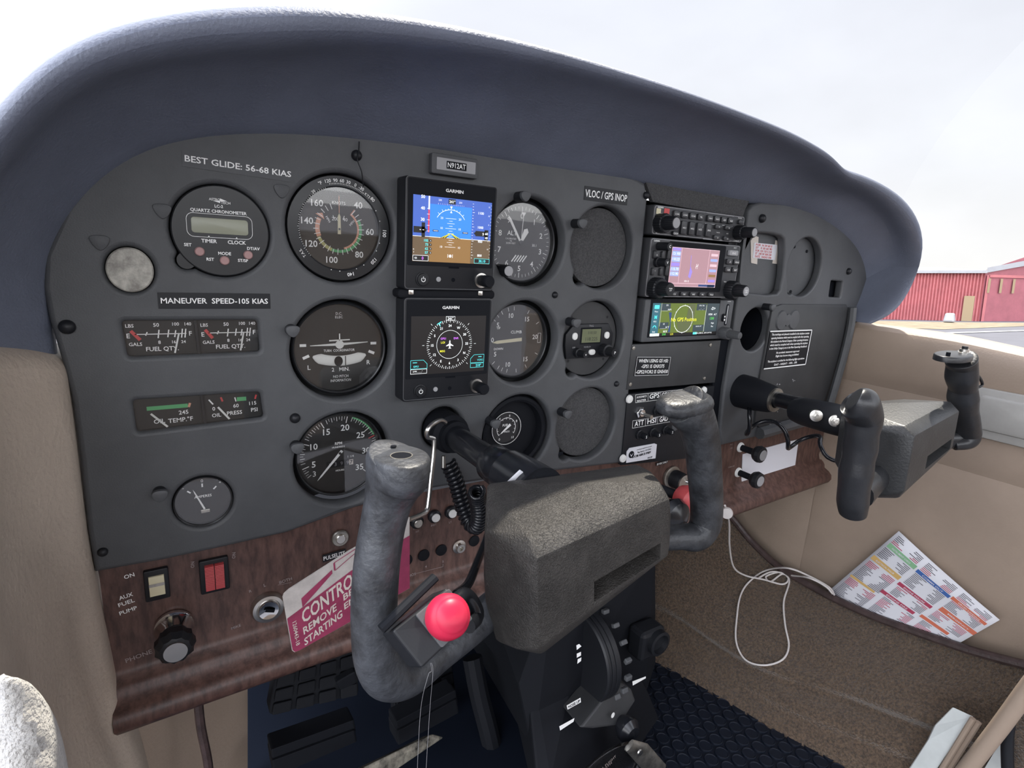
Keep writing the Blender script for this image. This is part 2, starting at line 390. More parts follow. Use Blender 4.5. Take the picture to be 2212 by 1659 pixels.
# ================================================================ STRUCTURE: panel, hood, walls, floor
R_H = .0428
CX = (0., .1819, .2753); CZ = (0., -.0988, -.196)
CLK = pt2(479, 500); AMM = pt2(440, 1085)
pilot_out = [(205, 1238), (190, 1150), (172, 980), (155, 860), (132, 775), (106, 690), (92, 620), (95, 550), (140, 450), (200, 375), (290, 310), (390, 280), (500, 272), (640, 275), (780, 285), (920, 300), (1060, 325), (1200, 350), (1330, 368), (1372, 384), (1394, 396), (1400, 425), (1391, 520), (1381, 620), (1369, 740), (1359, 860), (1350, 1000), (1240, 1013), (1100, 1030), (1000, 1045), (880, 1065), (760, 1100), (620, 1152), (480, 1184), (350, 1212)]
po = [pt2(*p) for p in pilot_out]
def notched(cx, cz, r, deg=228, rn=.0085, n=96):          # round opening with a small round notch
    a0 = math.radians(deg); d = r-.001; out = []
    for i in range(n):
        a = 2*PI*i/n; c = math.cos(a-a0); q = d*d*c*c-d*d+rn*rn; rr = r
        if q > 0 and c > 0: rr = max(r, d*c+math.sqrt(q))
        out.append((cx+rr*math.cos(a), cz+rr*math.sin(a)))
    return out
holes = [(notched if i == 2 else circ)(CX[i], CZ[j], R_H) for i in range(3) for j in range(3)]
holes.append(notched(CLK[0], CLK[1], .0325, 222, .0070))
fq = (-.1095, -.0853); oq = (-.108, -.1425)
def pquad(l): return [pt2(*p) for p in l]
fuel_q = pquad([(262, 694), (556, 692), (562, 760), (276, 772)]); oil_q = pquad([(286, 866), (562, 848), (570, 902), (296, 935)])
def insetr(q, k=.12, n=4):          # rounded version of a quad (bl..): corner cut polygon
    out = []
    for i in range(4):
        a, b, c = V(q[i-1]), V(q[i]), V(q[(i+1) % 4])
        d1 = (a-b).normalized()*.003; d2 = (c-b).normalized()*.003
        for t in range(n+1):
            t_ = t/n; out.append(tuple((b+d1)*(1-t_)**2+b*2*t_*(1-t_)+(b+d2)*t_**2))
    return out
holes += [insetr(fuel_q), insetr(oil_q)]
holes.append(circ(AMM[0], AMM[1], .0212))
VENT = pt2(281, 583); holes.append([(VENT[0]+.0142*math.cos(a), VENT[1]+.0155*math.sin(a)) for a in [2*PI*i/32 for i in range(32)]])
holes.append(circ(*pt2(957, 925), .021, 32))
panel = thing('instrument_panel', 'black vinyl main instrument panel in front of the nearer yoke, with rows of round openings', 'instrument panel', (0, 0, 0))
sheet(po, holes, 0, .016, .0035, 'panel_cover', 'panel', panel)
b = MB().mt('panel2')
b.prism([((x-.07)*.97+.07, (z+.08)*.95-.08) for x, z in po], .036, .042, 0); b.build('backing_plate', panel)
def screw(px, py, r, parent, mt='black', Y=0.):
    p = at(px, py, Y); b = MB().mt(mt)
    b.lathe([(r, 0), (r*.98, -r*.35), (r*.8, -r*.7), (r*.45, -r*.95), (0, -r)], n=20)
    b.build('screw', parent, smooth=True, loc=p - parent.location, ang=60)
for s_ in [(770, 336, .0042), (145, 706, .0048), (637, 903, .0042), (1198, 637, .0034), (1331, 829, .0034), (1395, 422, .004), (222, 1192, .0034)]: screw(*s_, panel)
for px, py in ((350, 455), (215, 523), (608, 412)):          # blanking plugs, flat rounded triangles
    p = at(px, py, -.0002); b = MB().mt('panel'); b.prism(smooth_poly([(-.0062, .0045), (.0062, .0045), (.005, -.0015), (0, -.0065), (-.0045, -.0015)], 2), -.0012, .001, .0005)
    b.build('blanking_plug', panel, smooth=True, loc=p)
# post lights: short post with a tilted rounded cap
def post_light(px, py, label, Ln=.012):
    p = at(px, py, 0); t = thing('post_light', label, 'instrument light', p, 'post lights around the instruments')
    b = MB().mt('black'); b.lathe([(.0046, .001), (.0046, -Ln+.002), (.0040, -Ln)], n=20); b.build('post', t, smooth=True)
    b = MB().mt('panel'); b.prism(smooth_poly([(-.0050, .0042), (.0050, .0042), (.0058, 0), (.001, -.0062), (-.0052, -.002)], 2), -Ln-.003, -Ln+.0005, .0008)
    b.build('cap', t, smooth=True)
for px, py, l in [(628, 712, 'black post light at the upper left of the turn gauge with the white aeroplane symbol'), (638, 962, 'black post light at the left edge of the RPM gauge'),
                  (1118, 425, 'black post light above the altimeter'), (1240, 483, 'black post light at the left of the top crinkle-finished blank opening'),
                  (1228, 694, 'black post light at the upper left of the small radio in a round opening'), (1056, 908, 'black post light at the left of the small fuel pressure gauge'),
                  (1210, 888, 'black post light at the left edge of the lowest crinkle-finished blank opening'), (1650, 662, 'black post light at the upper right of the round air vent on the far panel'), (345, 1062, 'dark post light left of the ammeter')]:
    post_light(px, py, l, .012 if px > 1000 else .006)
# dangling black wire from the top screw
b = MB().mt('black'); b.tube(spline([at(776, 306, -.002), at(775, 325, -.004), at(772, 345, -.006), at(781, 370, -.006), at(784, 395, -.003), at(785, 402, .001)], 5), .0005, 6)
tag(b.build('wire', smooth=True), 'thin black wire hanging from the screw above the airspeed gauge', 'wire')
# flat strip plate at the top of the radio stack
b = MB().mt('crinkle'); b.prism([pt2(1396, 392), pt2(1335, 372), pt2(1480, 398), pt2(1625, 425), pt2(1612, 452), pt2(1606, 472), pt2(1412, 436)], .001, .006, .0008)
tag(b.build('cover_plate', smooth=True), 'crinkle-finished grey cover strip above the radio stack, under the hood', 'cover plate')
# dark back of the radio bay
b = MB().mt('deep'); b.box(.43, .05, -.12, .30, .01, .36); tag(b.build('radio_bay_back'), 'dark back board behind the radio stack', 'back board')
# right hand panel
right_out = [(1618, 455), (1626, 443), (1645, 436), (1700, 440), (1760, 450), (1830, 490), (1862, 540), (1874, 590), (1872, 640), (1862, 660), (1848, 700), (1838, 760), (1810, 830), (1776, 914), (1650, 940), (1560, 962), (1556, 930), (1565, 840), (1582, 740), (1597, 620), (1606, 540)]
rholes = [smooth_poly([pt2(*p) for p in [(1612, 500), (1685, 506), (1698, 520), (1690, 622), (1676, 639), (1600, 630), (1604, 560)]], 1)]
c2 = pt2(1739, 577); rholes.append(notched(c2[0], c2[1], .041, 232, .0075))
rholes.append(insetr(pquad([(1796, 606), (1821, 608), (1816, 643), (1791, 641)])))
vr = pt2(1631, 712); rholes.append(circ(vr[0], vr[1], .030))
rpan = thing('copilot_panel', 'black panel on the right side with a square and a round blanked opening', 'instrument panel')
sheet([pt2(*p) for p in right_out], rholes, 0, .012, .003, 'panel_cover', 'panel', rpan)
b = MB().mt('panel'); b.box(.605, .016, -.006, .22, .006, .10); b.build('blank_plate', rpan)
b = MB().mt('deep'); b.box(.745, .0145, -.035, .045, .002, .035); b.build('recess_shade', rpan)  # near-black plate close behind the small opening, standing in for its shade
b = MB().mt('matte'); b.box(.64, .07, -.16, .36, .006, .24); b.build('backing_plate', rpan)
b = MB().mt('deep'); b.lathe([(.030, .011), (.029, .05), (0, .05)], vr[0], vr[1], c0=False); b.build('vent_duct', rpan, smooth=True)
for s_ in [(1645, 472, .0055), (1832, 586, .005)]: screw(*s_, rpan)
b = MB().mt('matte')
for px, py in ((1716, 533), (1743, 543), (1708, 630)): p = at(px, py, .0125); b.lathe([(.0022, .001), (.0022, -.0006), (0, -.0012)], p.x, p.z); 
b.build('hole_plugs', rpan, loc=(0, .0125, 0))
gb = thing('glovebox_door', 'black glovebox door panel at the lower right with a white text placard', 'panel door')
gq = [(1668, 664), (1690, 657), (1828, 658), (1833, 668), (1826, 730), (1770, 893), (1640, 924), (1630, 915), (1638, 830), (1655, 740)]
b = MB().mt('panel2'); b.prism([pt2(*p, -.002) for p in gq], -.003, .001, .0012); b.build('door_skin', gb, smooth=True)
b = MB().mt('panel'); b.tube(spline([at(1842, 664, -.007), at(1838, 700, -.008), at(1826, 755, -.008), at(1804, 835, -.008), at(1780, 912, -.008)], 4), .0062, 8); b.build('edge_strip', gb, smooth=True)
b = MB().mt('panel'); b.tube([at(1640, 936, -.004), at(1752, 905, -.004)], .009, 8); b.build('lower_rail', gb, smooth=True)
b = MB().mt('panel')
for px, py, r in ((1687, 692, .0125), (1714, 690, .0125), (1700, 691, .008)):
    p = at(px, py, -.003); b.xf(p, sc=(1, 1, 1.15)); b.lathe([(r, 0), (r*.9, -.002), (0, -.0026)])
b.build('hole_plugs', gb, smooth=True)
b = MB().mt('gprint'); random.seed(5)
for px, py, n_, sp in ((1672, 886, 16, 8), (1668, 912, 22, 11), (1714, 822, 5, 5), (1678, 829, 4, 6)):
    for k in range(n_):
        p = at(px+random.uniform(-sp, sp), py+random.uniform(-sp, sp)*.45, -.0135 if py > 900 else -.0036); r_ = random.uniform(.0006, .0020); b.poly([(p.x+r_*random.uniform(.5, 1.3)*math.cos(a_*1.05), p.z+r_*.6*random.uniform(.5, 1.3)*math.sin(a_*1.05)) for a_ in range(6)], p.y)
b.build('paint_marks', gb)
# placard
b = MB().mt('black'); pq = [(1650, 797), (1740, 787), (1754, 713), (1664, 716)]; b.prism([pt2(*p, -.004) for p in pq], -.0045, -.003, 0)
pl = thing('placard', 'black placard with small white lines of text on the glovebox door', 'placard')
b.build('plate', pl)
b = MB().mt('wprint'); q = [V(pt2(*p, -.0048)) for p in pq]
b.line(q[0].x, q[0].y, q[1].x, q[1].y, .0016, -.0048); b.line(q[1].x, q[1].y, q[2].x, q[2].y, .0016, -.0048); b.line(q[2].x, q[2].y, q[3].x, q[3].y, .0016, -.0048)
lines = ['The markings and placards installed in this airplane contain', 'operating limitations which must be complied with when operating', 'this airplane in the Normal Category. Other operating limitations', 'which must be complied with when operating this airplane', 'in the Utility Category are in the Pilot Operating Handbook', 'No acrobatic maneuvers approved', 'Flight into known icing prohibited', 'This airplane is certified for the following flight operations', 'DAY - NIGHT - VFR - IFR']
for i, s_ in enumerate(lines):
    t = (i+1+(.3 if i > 4 else 0)+(.4 if i > 6 else 0))/10.6; l = q[3].lerp(q[0], t); r = q[2].lerp(q[1], t); c = l.lerp(r, .5); w_ = (r.x-l.x)*(.90 if i < 5 else (.55 if i in (5, 6, 8) else .88))
    b.text(s_, c.x, c.y, .0029, -.0048, w=w_, a=math.atan2(r.y-l.y, r.x-l.x), bold=.02)
b.build('lettering', pl)
# ------------------------------------------------ glareshield
hs = [((125, 800), (-300, 830), -.10), ((98, 620), (-240, 560), -.10), ((112, 540), (-130, 375), -.10), ((160, 455), (0, 224), -.10), ((240, 375), (95, 122), -.10),
      ((340, 322), (230, 56), -.10), ((480, 298), (400, 21), -.10), ((640, 298), (560, 10), -.10), ((780, 310), (700, 14), -.10), ((920, 327), (860, 34), -.10),
      ((1060, 350), (1020, 64), -.10), ((1200, 372), (1180, 106), -.10), ((1320, 388), (1320, 149), -.10), ((1430, 405), (1460, 194), -.10), ((1530, 425), (1580, 238), -.096),
      ((1605, 438), (1680, 277), -.088), ((1640, 443), (1722, 299), -.084), ((1665, 446), (1757, 318), -.082), ((1685, 448), (1779, 336), -.079), ((1705, 452), (1796, 356), -.076), ((1728, 458), (1815, 366), -.073), ((1760, 470), (1852, 375), -.07), ((1812, 503), (1922, 408), -.066),
      ((1850, 545), (1966, 455), -.062), ((1866, 595), (1984, 520), -.06), ((1866, 645), (1957, 602), -.055), ((1856, 680), (1915, 672), -.045), ((1848, 696), (1862, 696), -.02)]
rows = []
for I, S, Y in hs:
    i_ = at(*I, .004); s_ = at(*S, Y); d = V((s_.x-i_.x, 0, s_.z-i_.z)); ln = d.length; e_ = d.normalized()
    k = min(1, ln/.06)
    # perpendicular outward direction kept mostly vertical over the middle so the roll stays round
    row = [i_ - e_*.004*0 + V((0, .012, 0)), i_, i_.lerp(s_, .10)+e_*.001, i_.lerp(s_, .35) + e_*.006*k, i_.lerp(s_, .62) + e_*.006*k, s_ - e_*.022*k + V((0, .010, 0)), s_ - e_*.0215*k + V((0, -.002, 0)), s_ - e_*.017*k + V((0, -.0105, 0)), s_ - e_*.009*k + V((0, -.0125, 0)), s_ - e_*.002*k + V((0, -.008, 0)),
           s_, s_ + e_*.0005 + V((0, .012, 0)), s_ + V((0, .05, 0)) - e_*.001, s_ + V((0, .12, 0)) - e_*.006, s_ + V((0, .26, 0)) - e_*.03]
    rows.append(row)
b = MB().mt('hood'); b.grid(rows)
hood = tag(b.build('glareshield', smooth=True, sub=2), 'padded dark blue-grey glareshield hood curving over the whole panel', 'glareshield')
# ------------------------------------------------ woodgrain sub panel with rolled bottom edge
wd = thing('lower_panel', 'woodgrain lower panel strip with a rolled bottom edge under the black panel', 'lower panel')
zl, zr, xl, xr = -.352, -.318, -.1815, .801
prof = [(.0062, .104), (.006, .006), (.004, .0), (-.002, -.004), (-.005, -.008), (-.006, -.013), (-.0145, -.017), (-.0195, -.022), (-.0205, -.029), (-.017, -.035), (-.008, -.0375), (.004, -.0375), (.02, -.036)]
rows = []
for k in range(25):
    t = k/24; x = xl+(xr-xl)*t; z = zl+(zr-zl)*t; rows.append([V((x, y, (-.2445 if x < .36 else -.222) if dz > .1 else z+dz)) for y, dz in prof])
b = MB().mt('wood'); b.grid(rows); b.add([rows[0][i] for i in range(len(prof))], [tuple(range(len(prof)))]); b.add([rows[-1][i] for i in range(len(prof))], [tuple(range(len(prof)))])
b.build('panel_face', wd, smooth=True, ang=60)
# underside board of the panel
b = MB().mt('deep'); b.grid([[V((xl+.02, .02, zl-.034)), V((xl+.02, .45, zl-.01))], [V((xr, .02, zr-.034)), V((xr, .45, zr-.01))]]); b.build('underside', wd)
# ------------------------------------------------ outer ground and hangar, level with the horizon
dd = [ray(2212, 655), ray(1800, 650)]; GN = dd[0].cross(dd[1]).normalized(); EYE = 1.7
def atg(px, py, h=0.):
    d = ray(px, py); return CP + d*((EYE-h)/-(d.dot(GN)))
def up(p, h): return p+GN*h
M['asphalt'] = mat('asphalt', (.07, .07, .08), .9, var=(.8, .10)); M['grass'] = mat('dry_grass', (.16, .12, .07), .95, var=(1.2, .25, (.19, .16, .10)))
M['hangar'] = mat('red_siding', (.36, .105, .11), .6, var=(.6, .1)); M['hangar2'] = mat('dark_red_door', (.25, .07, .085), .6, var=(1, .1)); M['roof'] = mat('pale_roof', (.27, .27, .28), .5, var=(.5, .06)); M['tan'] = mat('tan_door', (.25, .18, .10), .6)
gx = dd[0].normalized(); gx = (gx-GN*gx.dot(GN)).normalized(); gy = GN.cross(gx)
g0 = CP-GN*EYE
b = MB().mt('asphalt'); b.grid([[g0+gx*i*700+gy*j*700 for j in (-1, 1)] for i in (-1, 1)])
tag(b.build('ground'), 'grey asphalt apron outside the aircraft', 'ground', kind='structure')
def gq4(pts, off, m, name): b = MB().mt(m); b.add([up(atg(*p), off) for p in pts], [tuple(range(len(pts)))]); return b.build(name)
tag(gq4([(1500, 683), (1888, 693.5), (2050, 696.5), (2500, 700), (2500, 705), (2212, 705), (2040, 712), (1850, 706), (1500, 691)], .02, 'grass', 'grass_verge'), 'strip of dry yellow grass in front of the red hangar', 'grass', kind='stuff')
tag(gq4([(1950, 722), (2212, 714), (2212, 716), (1950, 725)], .03, 'roof', 'taxiway_line'), 'pale line across the asphalt', 'line')
A0 = atg(1560, 683); A1 = atg(2112, 694); A2 = atg(2260, 694)
hg = thing('hangar', 'long red corrugated metal hangar with pale roof seen through the side window', 'building', A1)
def hp(p): return p-A1
Hh = 4.6
b = MB().mt('hangar'); wall = []
nn = 340; dirw = (A1-A0); nrm = dirw.cross(GN).normalized()
if nrm.dot(CP-A0) < 0: nrm = -nrm
for i in range(nn+1):
    p = A0+dirw*i/nn; off = .16 if i % 4 in (0, 1) else 0
    wall.append([hp(p+nrm*off), hp(up(p+nrm*off, Hh))])
b.grid(wall); b.build('side_wall', hg)
dir2 = (A2-A1); n2 = dir2.cross(GN).normalized()
if n2.dot(CP-A1) < 0: n2 = -n2
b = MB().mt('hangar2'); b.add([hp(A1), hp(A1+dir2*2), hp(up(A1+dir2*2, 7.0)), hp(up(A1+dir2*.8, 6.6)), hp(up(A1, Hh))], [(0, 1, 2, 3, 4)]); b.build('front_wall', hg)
b = MB().mt('hangar'); 
for k, (x0, x1) in enumerate([(2116, 2122), (2120, 2420)]):
    t0 = (x0-2112)/148*1.0; t1 = (x1-2112)/148
    b.add([hp(up(A1+dir2*t0+n2*.1, z)) for z in ((0, 4.0)[k], )]+[hp(up(A1+dir2*t1+n2*.1, (0, 4.0)[k])), hp(up(A1+dir2*t1+n2*.1, (4.2, 4.25)[k])), hp(up(A1+dir2*t0+n2*.1, (4.2, 4.25)[k]))], [(0, 1, 2, 3)])
b.build('door_rail', hg)
b = MB().mt('tan')
for t in (.05, .22, .40, .66): b.add([hp(up(A1+dir2*tt+n2*.12, z)) for tt, z in ((t, 2.6), (t+.035, 2.6), (t+.035, 3.9), (t, 3.9))], [(0, 1, 2, 3)])
b.build('door_windows', hg)
b = MB().mt('roof'); rr_ = .5
b.add([hp(up(A0, Hh)+nrm*rr_), hp(up(A1, Hh)+nrm*rr_), hp(up(A1, Hh+.75)-nrm*9), hp(up(A0, Hh+.75)-nrm*9), hp(up(A0, Hh-.25)+nrm*rr_), hp(up(A1, Hh-.25)+nrm*rr_)], [(0, 1, 2, 3), (0, 1, 5, 4)])
b.add([hp(up(A1, Hh-.2)+n2*.2), hp(up(A1+dir2*2, 7.2)+n2*.2), hp(up(A1+dir2*2, 7.8)+n2*.2), hp(up(A1, Hh+.25)+n2*.2)], [(0, 1, 2, 3)]); b.build('roof', hg)
b = MB().mt('tan'); t0 = .90; b.add([hp(up(A0+dirw*t+nrm*.24, z)) for t, z in ((.937, 0), (.974, 0), (.974, 2.3), (.937, 2.3))], [(0, 1, 2, 3)]); b.build('door', hg)
# small white thing on the grass
b = MB().mt('roof'); p = atg(2050, 697); b.hull([up(p, .05)+gx*a+gy*c for a in (-.7, .7) for c in (-.4, .4)]+[up(p, .8)+gx*a+gy*c for a in (-.5, .45) for c in (-.3, .3)])
tag(b.build('tank', bevel=.15), 'small white tank lying on the dry grass by the hangar door', 'tank')
# ------------------------------------------------ right wall (door) of the cabin
XR = .805
b = MB().mt('beige'); rows = []
for k in range(22):
    y = .16-k*.05
    zt = -.084 - max(0, -.14-y)*.10
    r = [V((XR+.05, y, zt-.02)), V((XR+.03, y, zt-.001)), V((XR+.012, y, zt)), V((XR-.004, y, zt-.008)), V((XR-.010, y, zt-.025)), V((XR-.008, y, -.150)), V((XR-.002, y, -.170)), V((XR+.0035, y, -.1785)), V((XR-.002, y, -.187)), V((XR-.006, y, -.22)), V((XR-.003, y, -.260)), V((XR+.003, y, -.2695)), V((XR-.002, y, -.279)), V((XR-.005, y, -.33))]
    for z in (-.40, -.45, -.50, -.56, -.62): r.append(V((XR-.004+.012*noise.noise(V((y*7, z*7, 1))), y, z)))
    rows.append(r)
b.grid(rows); tag(b.build('wall_right', smooth=True, sub=1), kind='structure')
# beige kick area forward of the door, curving in below the panel
b = MB().mt('beige'); rows = []
for k in range(14):
    t = k/13; r = []
    for j in range(9):
        s_ = j/8; y = .0+.44*t; x = XR-.007-.07*t*s_ ; z = -.30-.34*s_
        r.append(V((x+.012*noise.noise(V((y*9, z*9, 3))), y, z)))
    rows.append(r)
b.grid(rows); tag(b.build('kick_panel', smooth=True, sub=1), 'smooth beige vinyl side panel in the right footwell', 'side panel')
# ------------------------------------------------ left post upholstery
b = MB().mt('beige2'); rows = []
cols = [(148, 800, 180), (152, 850, 200), (160, 900, 0), (172, 1000, 0), (184, 1100, 0), (192, 1170, 0), (206, 1240, 0), (222, 1330, 0), (245, 1430, 0), (262, 1530, 0), (300, 1610, 0), (330, 1720, 0)]
for px, py, _ in cols:
    t = (py-800)/900; r = []
    e_ = at(px, py, -.004)
    lw = [(.0, -.004), (-.004, -.014), (-.010, -.026), (-.017, -.045), (-.0235, -.07), (-.0255, -.10), (-.022, -.13), (-.020, -.17)]
    for j, (dx, y) in enumerate(lw):
        fold = .004*noise.noise(V((py*.006, j*.8, 5)))*(j > 1)
        r.append(V((e_.x+dx*1.3+fold+(.012*t if j > 2 else 0), y, e_.z+j*.004+(.012 if j else 0)*0)))
    r.insert(0, e_+V((-.002, .03, 0)))
    rows.append(r)
top = [V((p.x-.004, p.y+.008, p.z+.008)) for p in rows[0]]; rows.insert(0, top); rows.insert(0, [V((p.x-.012, p.y+.03, p.z+.008)) for p in top])
b.grid(rows); tag(b.build('wall_left', smooth=True, sub=2), kind='structure')
# lower left beige side below the panel
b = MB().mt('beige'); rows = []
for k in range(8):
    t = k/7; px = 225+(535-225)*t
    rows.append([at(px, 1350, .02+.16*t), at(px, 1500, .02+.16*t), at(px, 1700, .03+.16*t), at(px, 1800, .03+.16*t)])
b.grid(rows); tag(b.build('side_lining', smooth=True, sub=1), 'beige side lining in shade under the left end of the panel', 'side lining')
b = MB().mt('trim'); b.tube(spline([at(422, 1440, .07), at(427, 1500, .07), at(434, 1570, .07), at(448, 1640, .07), at(455, 1700, .07)], 4), .0042, 8); tag(b.build('cord', smooth=True), 'dark brown cord hanging down below the left end of the woodgrain strip', 'cord')
# fleece
b = MB().mt('fleece'); rows = []
for k in range(17):
    t = k/16; row = []
    for j in range(9):
        u = j/8; px = -40+205*u*(.55+.45*t**.4); py = 1455+ (1750-1455)*t + 60*(u-.42)**2*4 + (1-t)*(14*abs(u-.5))
        Y = -.19-.028*math.sin(PI*min(1, u*1.02))**.6 + .004*noise.noise(V((u*4, t*5, 0)))
        row.append(at(px, py, Y))
    rows.append(row)
b.grid(rows); tag(b.build('fleece_cover', smooth=True, sub=1, solid=.006), 'white fleece cover at the bottom left corner in front of the beige post', 'seat cover')
# ------------------------------------------------ floor, firewall, carpet
FZ = -.68
b = MB().mt('mat'); b.grid([[V((x, y, FZ)) for y in (-.6, .55)] for x in (-.35, .95)])
tag(b.build('floor'), kind='structure')
cs = []
b = MB().mt('mat')
i = 0
for k in range(20):
    for j in range(18):
        x = .34+k*.0225+(j % 2)*.01125; y = -.25+j*.0195
        if x < .77: b.xf((x, y, FZ), (-PI/2, 0, 0)); b.lathe([(.0102, .001), (.0097, -.0022), (.0088, -.0026), (.0078, -.0018), (0, -.0018)], n=16)
b.xf(); tag(b.build('floor_studs'), 'raised round studs of the black rubber floor mat', 'floor mat', kind='stuff')
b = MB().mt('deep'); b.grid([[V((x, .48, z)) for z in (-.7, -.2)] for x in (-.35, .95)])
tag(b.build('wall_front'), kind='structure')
up_e = [(1440, 1070), (1500, 1075), (1570, 1110), (1622, 1170), (1680, 1225), (1740, 1262), (1800, 1295), (1880, 1332), (1960, 1362), (2040, 1390), (2110, 1413), (2212, 1440), (2300, 1462)]
lo_e = [(1300, 1400), (1330, 1405), (1400, 1425), (1450, 1450), (1520, 1490), (1590, 1530), (1650, 1568), (1720, 1605), (1780, 1635), (1860, 1680), (1950, 1720), (2060, 1780), (2160, 1840)]
upx = [.70, .72, .745, .76, .765, .768, .77, .77, .77, .77, .77, .77, .77]
rows = []
for (a, c, X) in zip(up_e, lo_e, upx):
    U_ = atx(*a, X); Lw = atz(*c, FZ)
    if U_.y > .4: U_ = at(*a, .40)
    r = []
    for j in range(25):
        t = j/24; p = U_.lerp(Lw, t); bul = math.sin(PI*t)*.022 + .011*math.exp(-((t-.50-.10*math.sin(p.y*9+1))/.06)**2)-.012*math.exp(-((t-.58-.10*math.sin(p.y*9+1))/.045)**2)-.009*math.exp(-((t-.80-.06*math.sin(p.y*14+2))/.05)**2)+.006*math.exp(-((t-.22+.05*math.sin(p.y*11))/.07)**2)
        n_ = noise.noise(V((p.x*3+5, p.y*7, t*3.2)))*.018
        p = p + V((-bul-n_*math.sin(PI*t), 0, -(.010*math.sin(PI*t)))); r.append(p)
    rows.append(r)
b = MB().mt('carpet'); b.grid(rows)
tag(b.build('map_pocket', smooth=True, sub=2), 'brown carpeted map pocket sagging along the lower right side wall', 'map pocket')
b = MB().mt('trim'); b.tube(spline([r[0]+V((-.003, 0, .004)) for r in rows[1:]], 5), .0062, 10)
pe = b.build('edge_piping', smooth=True); tag(pe, 'dark brown piping along the top edge of the carpeted map pocket', 'piping')
# ------------------------------------------------ ceiling and rear bulkhead (seen only as reflections)
b = MB().mt('beige'); rows = []
for k in range(12):
    y = -.17-k*.12
    rows.append([V((x, y, .40+.03*math.sin(PI*(x+.45)/1.3)+ (-.03 if k == 0 else 0))) for x in [-.45+1.3*i/10 for i in range(11)]])
b.grid(rows); tag(b.build('ceiling', smooth=True, solid=.01), kind='structure')
b = MB().mt('beige'); b.grid([[V((x, -1.45, z)) for z in (-.68, -.3, .02)] for x in (-.45, .2, .85)]); tag(b.build('wall_rear', solid=.01), kind='structure')
# ------------------------------------------------ windscreen
b = MB().mt('window'); rows = []
for k in range(13):
    t = k/12; x = -.42+1.36*t; e_ = math.sin(PI*t)
    rows.append([V((x, .06+.30*e_**.7, -.02+.02*e_)), V((x, .03+.27*e_**.7, .10)), V((x, -.01+.18*e_**.7, .22)), V((x, -.09+.08*e_**.7, .33)), V((x, -.165, .40))])
b.grid(rows); tag(b.build('window_1', smooth=True, sub=1), kind='structure')
# ================================================================ ROUND INSTRUMENTS
def instrument(name, label, cx, cz, yb=.004, r=.0395, rd=.0365, dial='dial', cat='gauge', glass=True, depth=.005):
    t = thing(name, label, cat, (cx, yb, cz))
    b = MB().mt('bezel'); b.lathe([(r, .012), (r, .002), (r-.0008, .0006), (rd+.0014, .0), (rd+.0005, .0006), (rd, .0020), (rd, depth+.001)], n=56)
    b.build('bezel', t, smooth=True)
    b = MB().mt(dial); b.disc(0, 0, rd+.0005, depth, 56); b.build('dial', t)
    if glass: b = MB().mt('glass'); b.lathe([(rd+.0004, .0012), (rd*.7, .0010), (0, .0009)], n=48); b.build('glass', t, smooth=True)
    return t, depth-.0002
def needle_part(t, name, y, cx, cz, r_0, r_1, deg, t0, t1, m='wprint'):
    b = MB().mt(m); b.needle(cx, cz, r_0, r_1, deg, t0, t1, y); return b.build(name, t, solid=.0003)
def hub(t, y, r=.003, m='bezel', cx=0, cz=0):
    b = MB().mt(m); b.lathe([(r, y+.0004), (r, y-.0006), (0, y-.0008)], cx, cz, n=20); b.build('needle_hub', t, smooth=True)
# airspeed ------------------------------------------------
t, y = instrument('airspeed_gauge', 'airspeed gauge with coloured arcs and outer temperature ring, upper left of the instruments', 0, 0, .005, .0415, .0318, 'dialbrown')
y2 = -.0003
b = MB().mt('wprint')
for s_, a in (('°F', -22), ('120', -12), ('90', -3), ('60', 5), ('30', 13), ('0', 22), ('-30', 30)): b.around(s_, 0, 0, .0372, a-3, .0026, y2, rot=True, bold=.01)
for a in range(-14, 34, 2): b.tick(0, 0, .0342, .0354, a, .0003, y2)
for s_, a, h in (('80', 46, .0028), ('100', 92, .0032), ('120', 132, .0030), ('140', 168, .0030)): b.around(s_, 0, 0, .0365, a, h, y2, rot=True, bold=.01)
b.around('KTS', 0, 0, .0355, 38, .0022, y2, rot=True); b.around('T.A.S.', 0, 0, .0365, 236, .0022, y2, rot=True); b.around('20', 0, 0, .034, 322, .0022, y2, rot=True)
for a in range(228, 340, 3): b.tick(0, 0, .0322, .0330 if a % 15 else .0336, a, .0003, y2)
for a in (60, 75, 106, 118, 146, 158, 182, 194): b.disc(.0335*math.sin(math.radians(a)), .0335*math.cos(math.radians(a)), .0004, y2, 8)
b.build('ring_markings', t); y2 = y-.0002
b = MB().mt('wprint')
for n_, a in (('40', 38), ('60', 91), ('80', 140), ('100', 194), ('120', 240), ('140', 281), ('160', 318)): b.around(n_, 0, 0, .0255, a, .0052, y2, bold=.015)
for i, a in enumerate(range(40, 325, 12)): b.tick(0, 0, .0165 if i % 2 else .0155, .0205, a, .0005, y2-.0002)
for a in (-32, -20): b.tick(0, 0, .016, .0205, a, .0005, y2)
b.tick(0, 0, .0085, .0115, -25, .0005, y2); b.tick(0, 0, .0085, .0115, 22, .0005, y2)
b.text('200', -.0030, .0078, .0028, y2); b.text('40', .0050, .0078, .0028, y2); b.text('MPH', -.0088, .0070, .0020, y2, a=-1.0); b.text('MPH', .0105, .0055, .0020, y2, a=.9)
b.text('KNOTS', 0, .0205, .0024, y2); b.build('numerals', t)
b = MB().mt('orange'); b.ring(0, 0, .0148, .0164, y2, 38, 166); b.tick(0, 0, .0148, .0205, 38, .0007, y2-.0001)
b.ring(0, 0, .0155, .0190, y2, 248, 296); a = math.radians(300)
b.poly([(.0135*math.sin(a), .0135*math.cos(a)), (.0215*math.sin(a), .0215*math.cos(a)), (.0176*math.sin(math.radians(312)), .0176*math.cos(math.radians(312)))], y2)
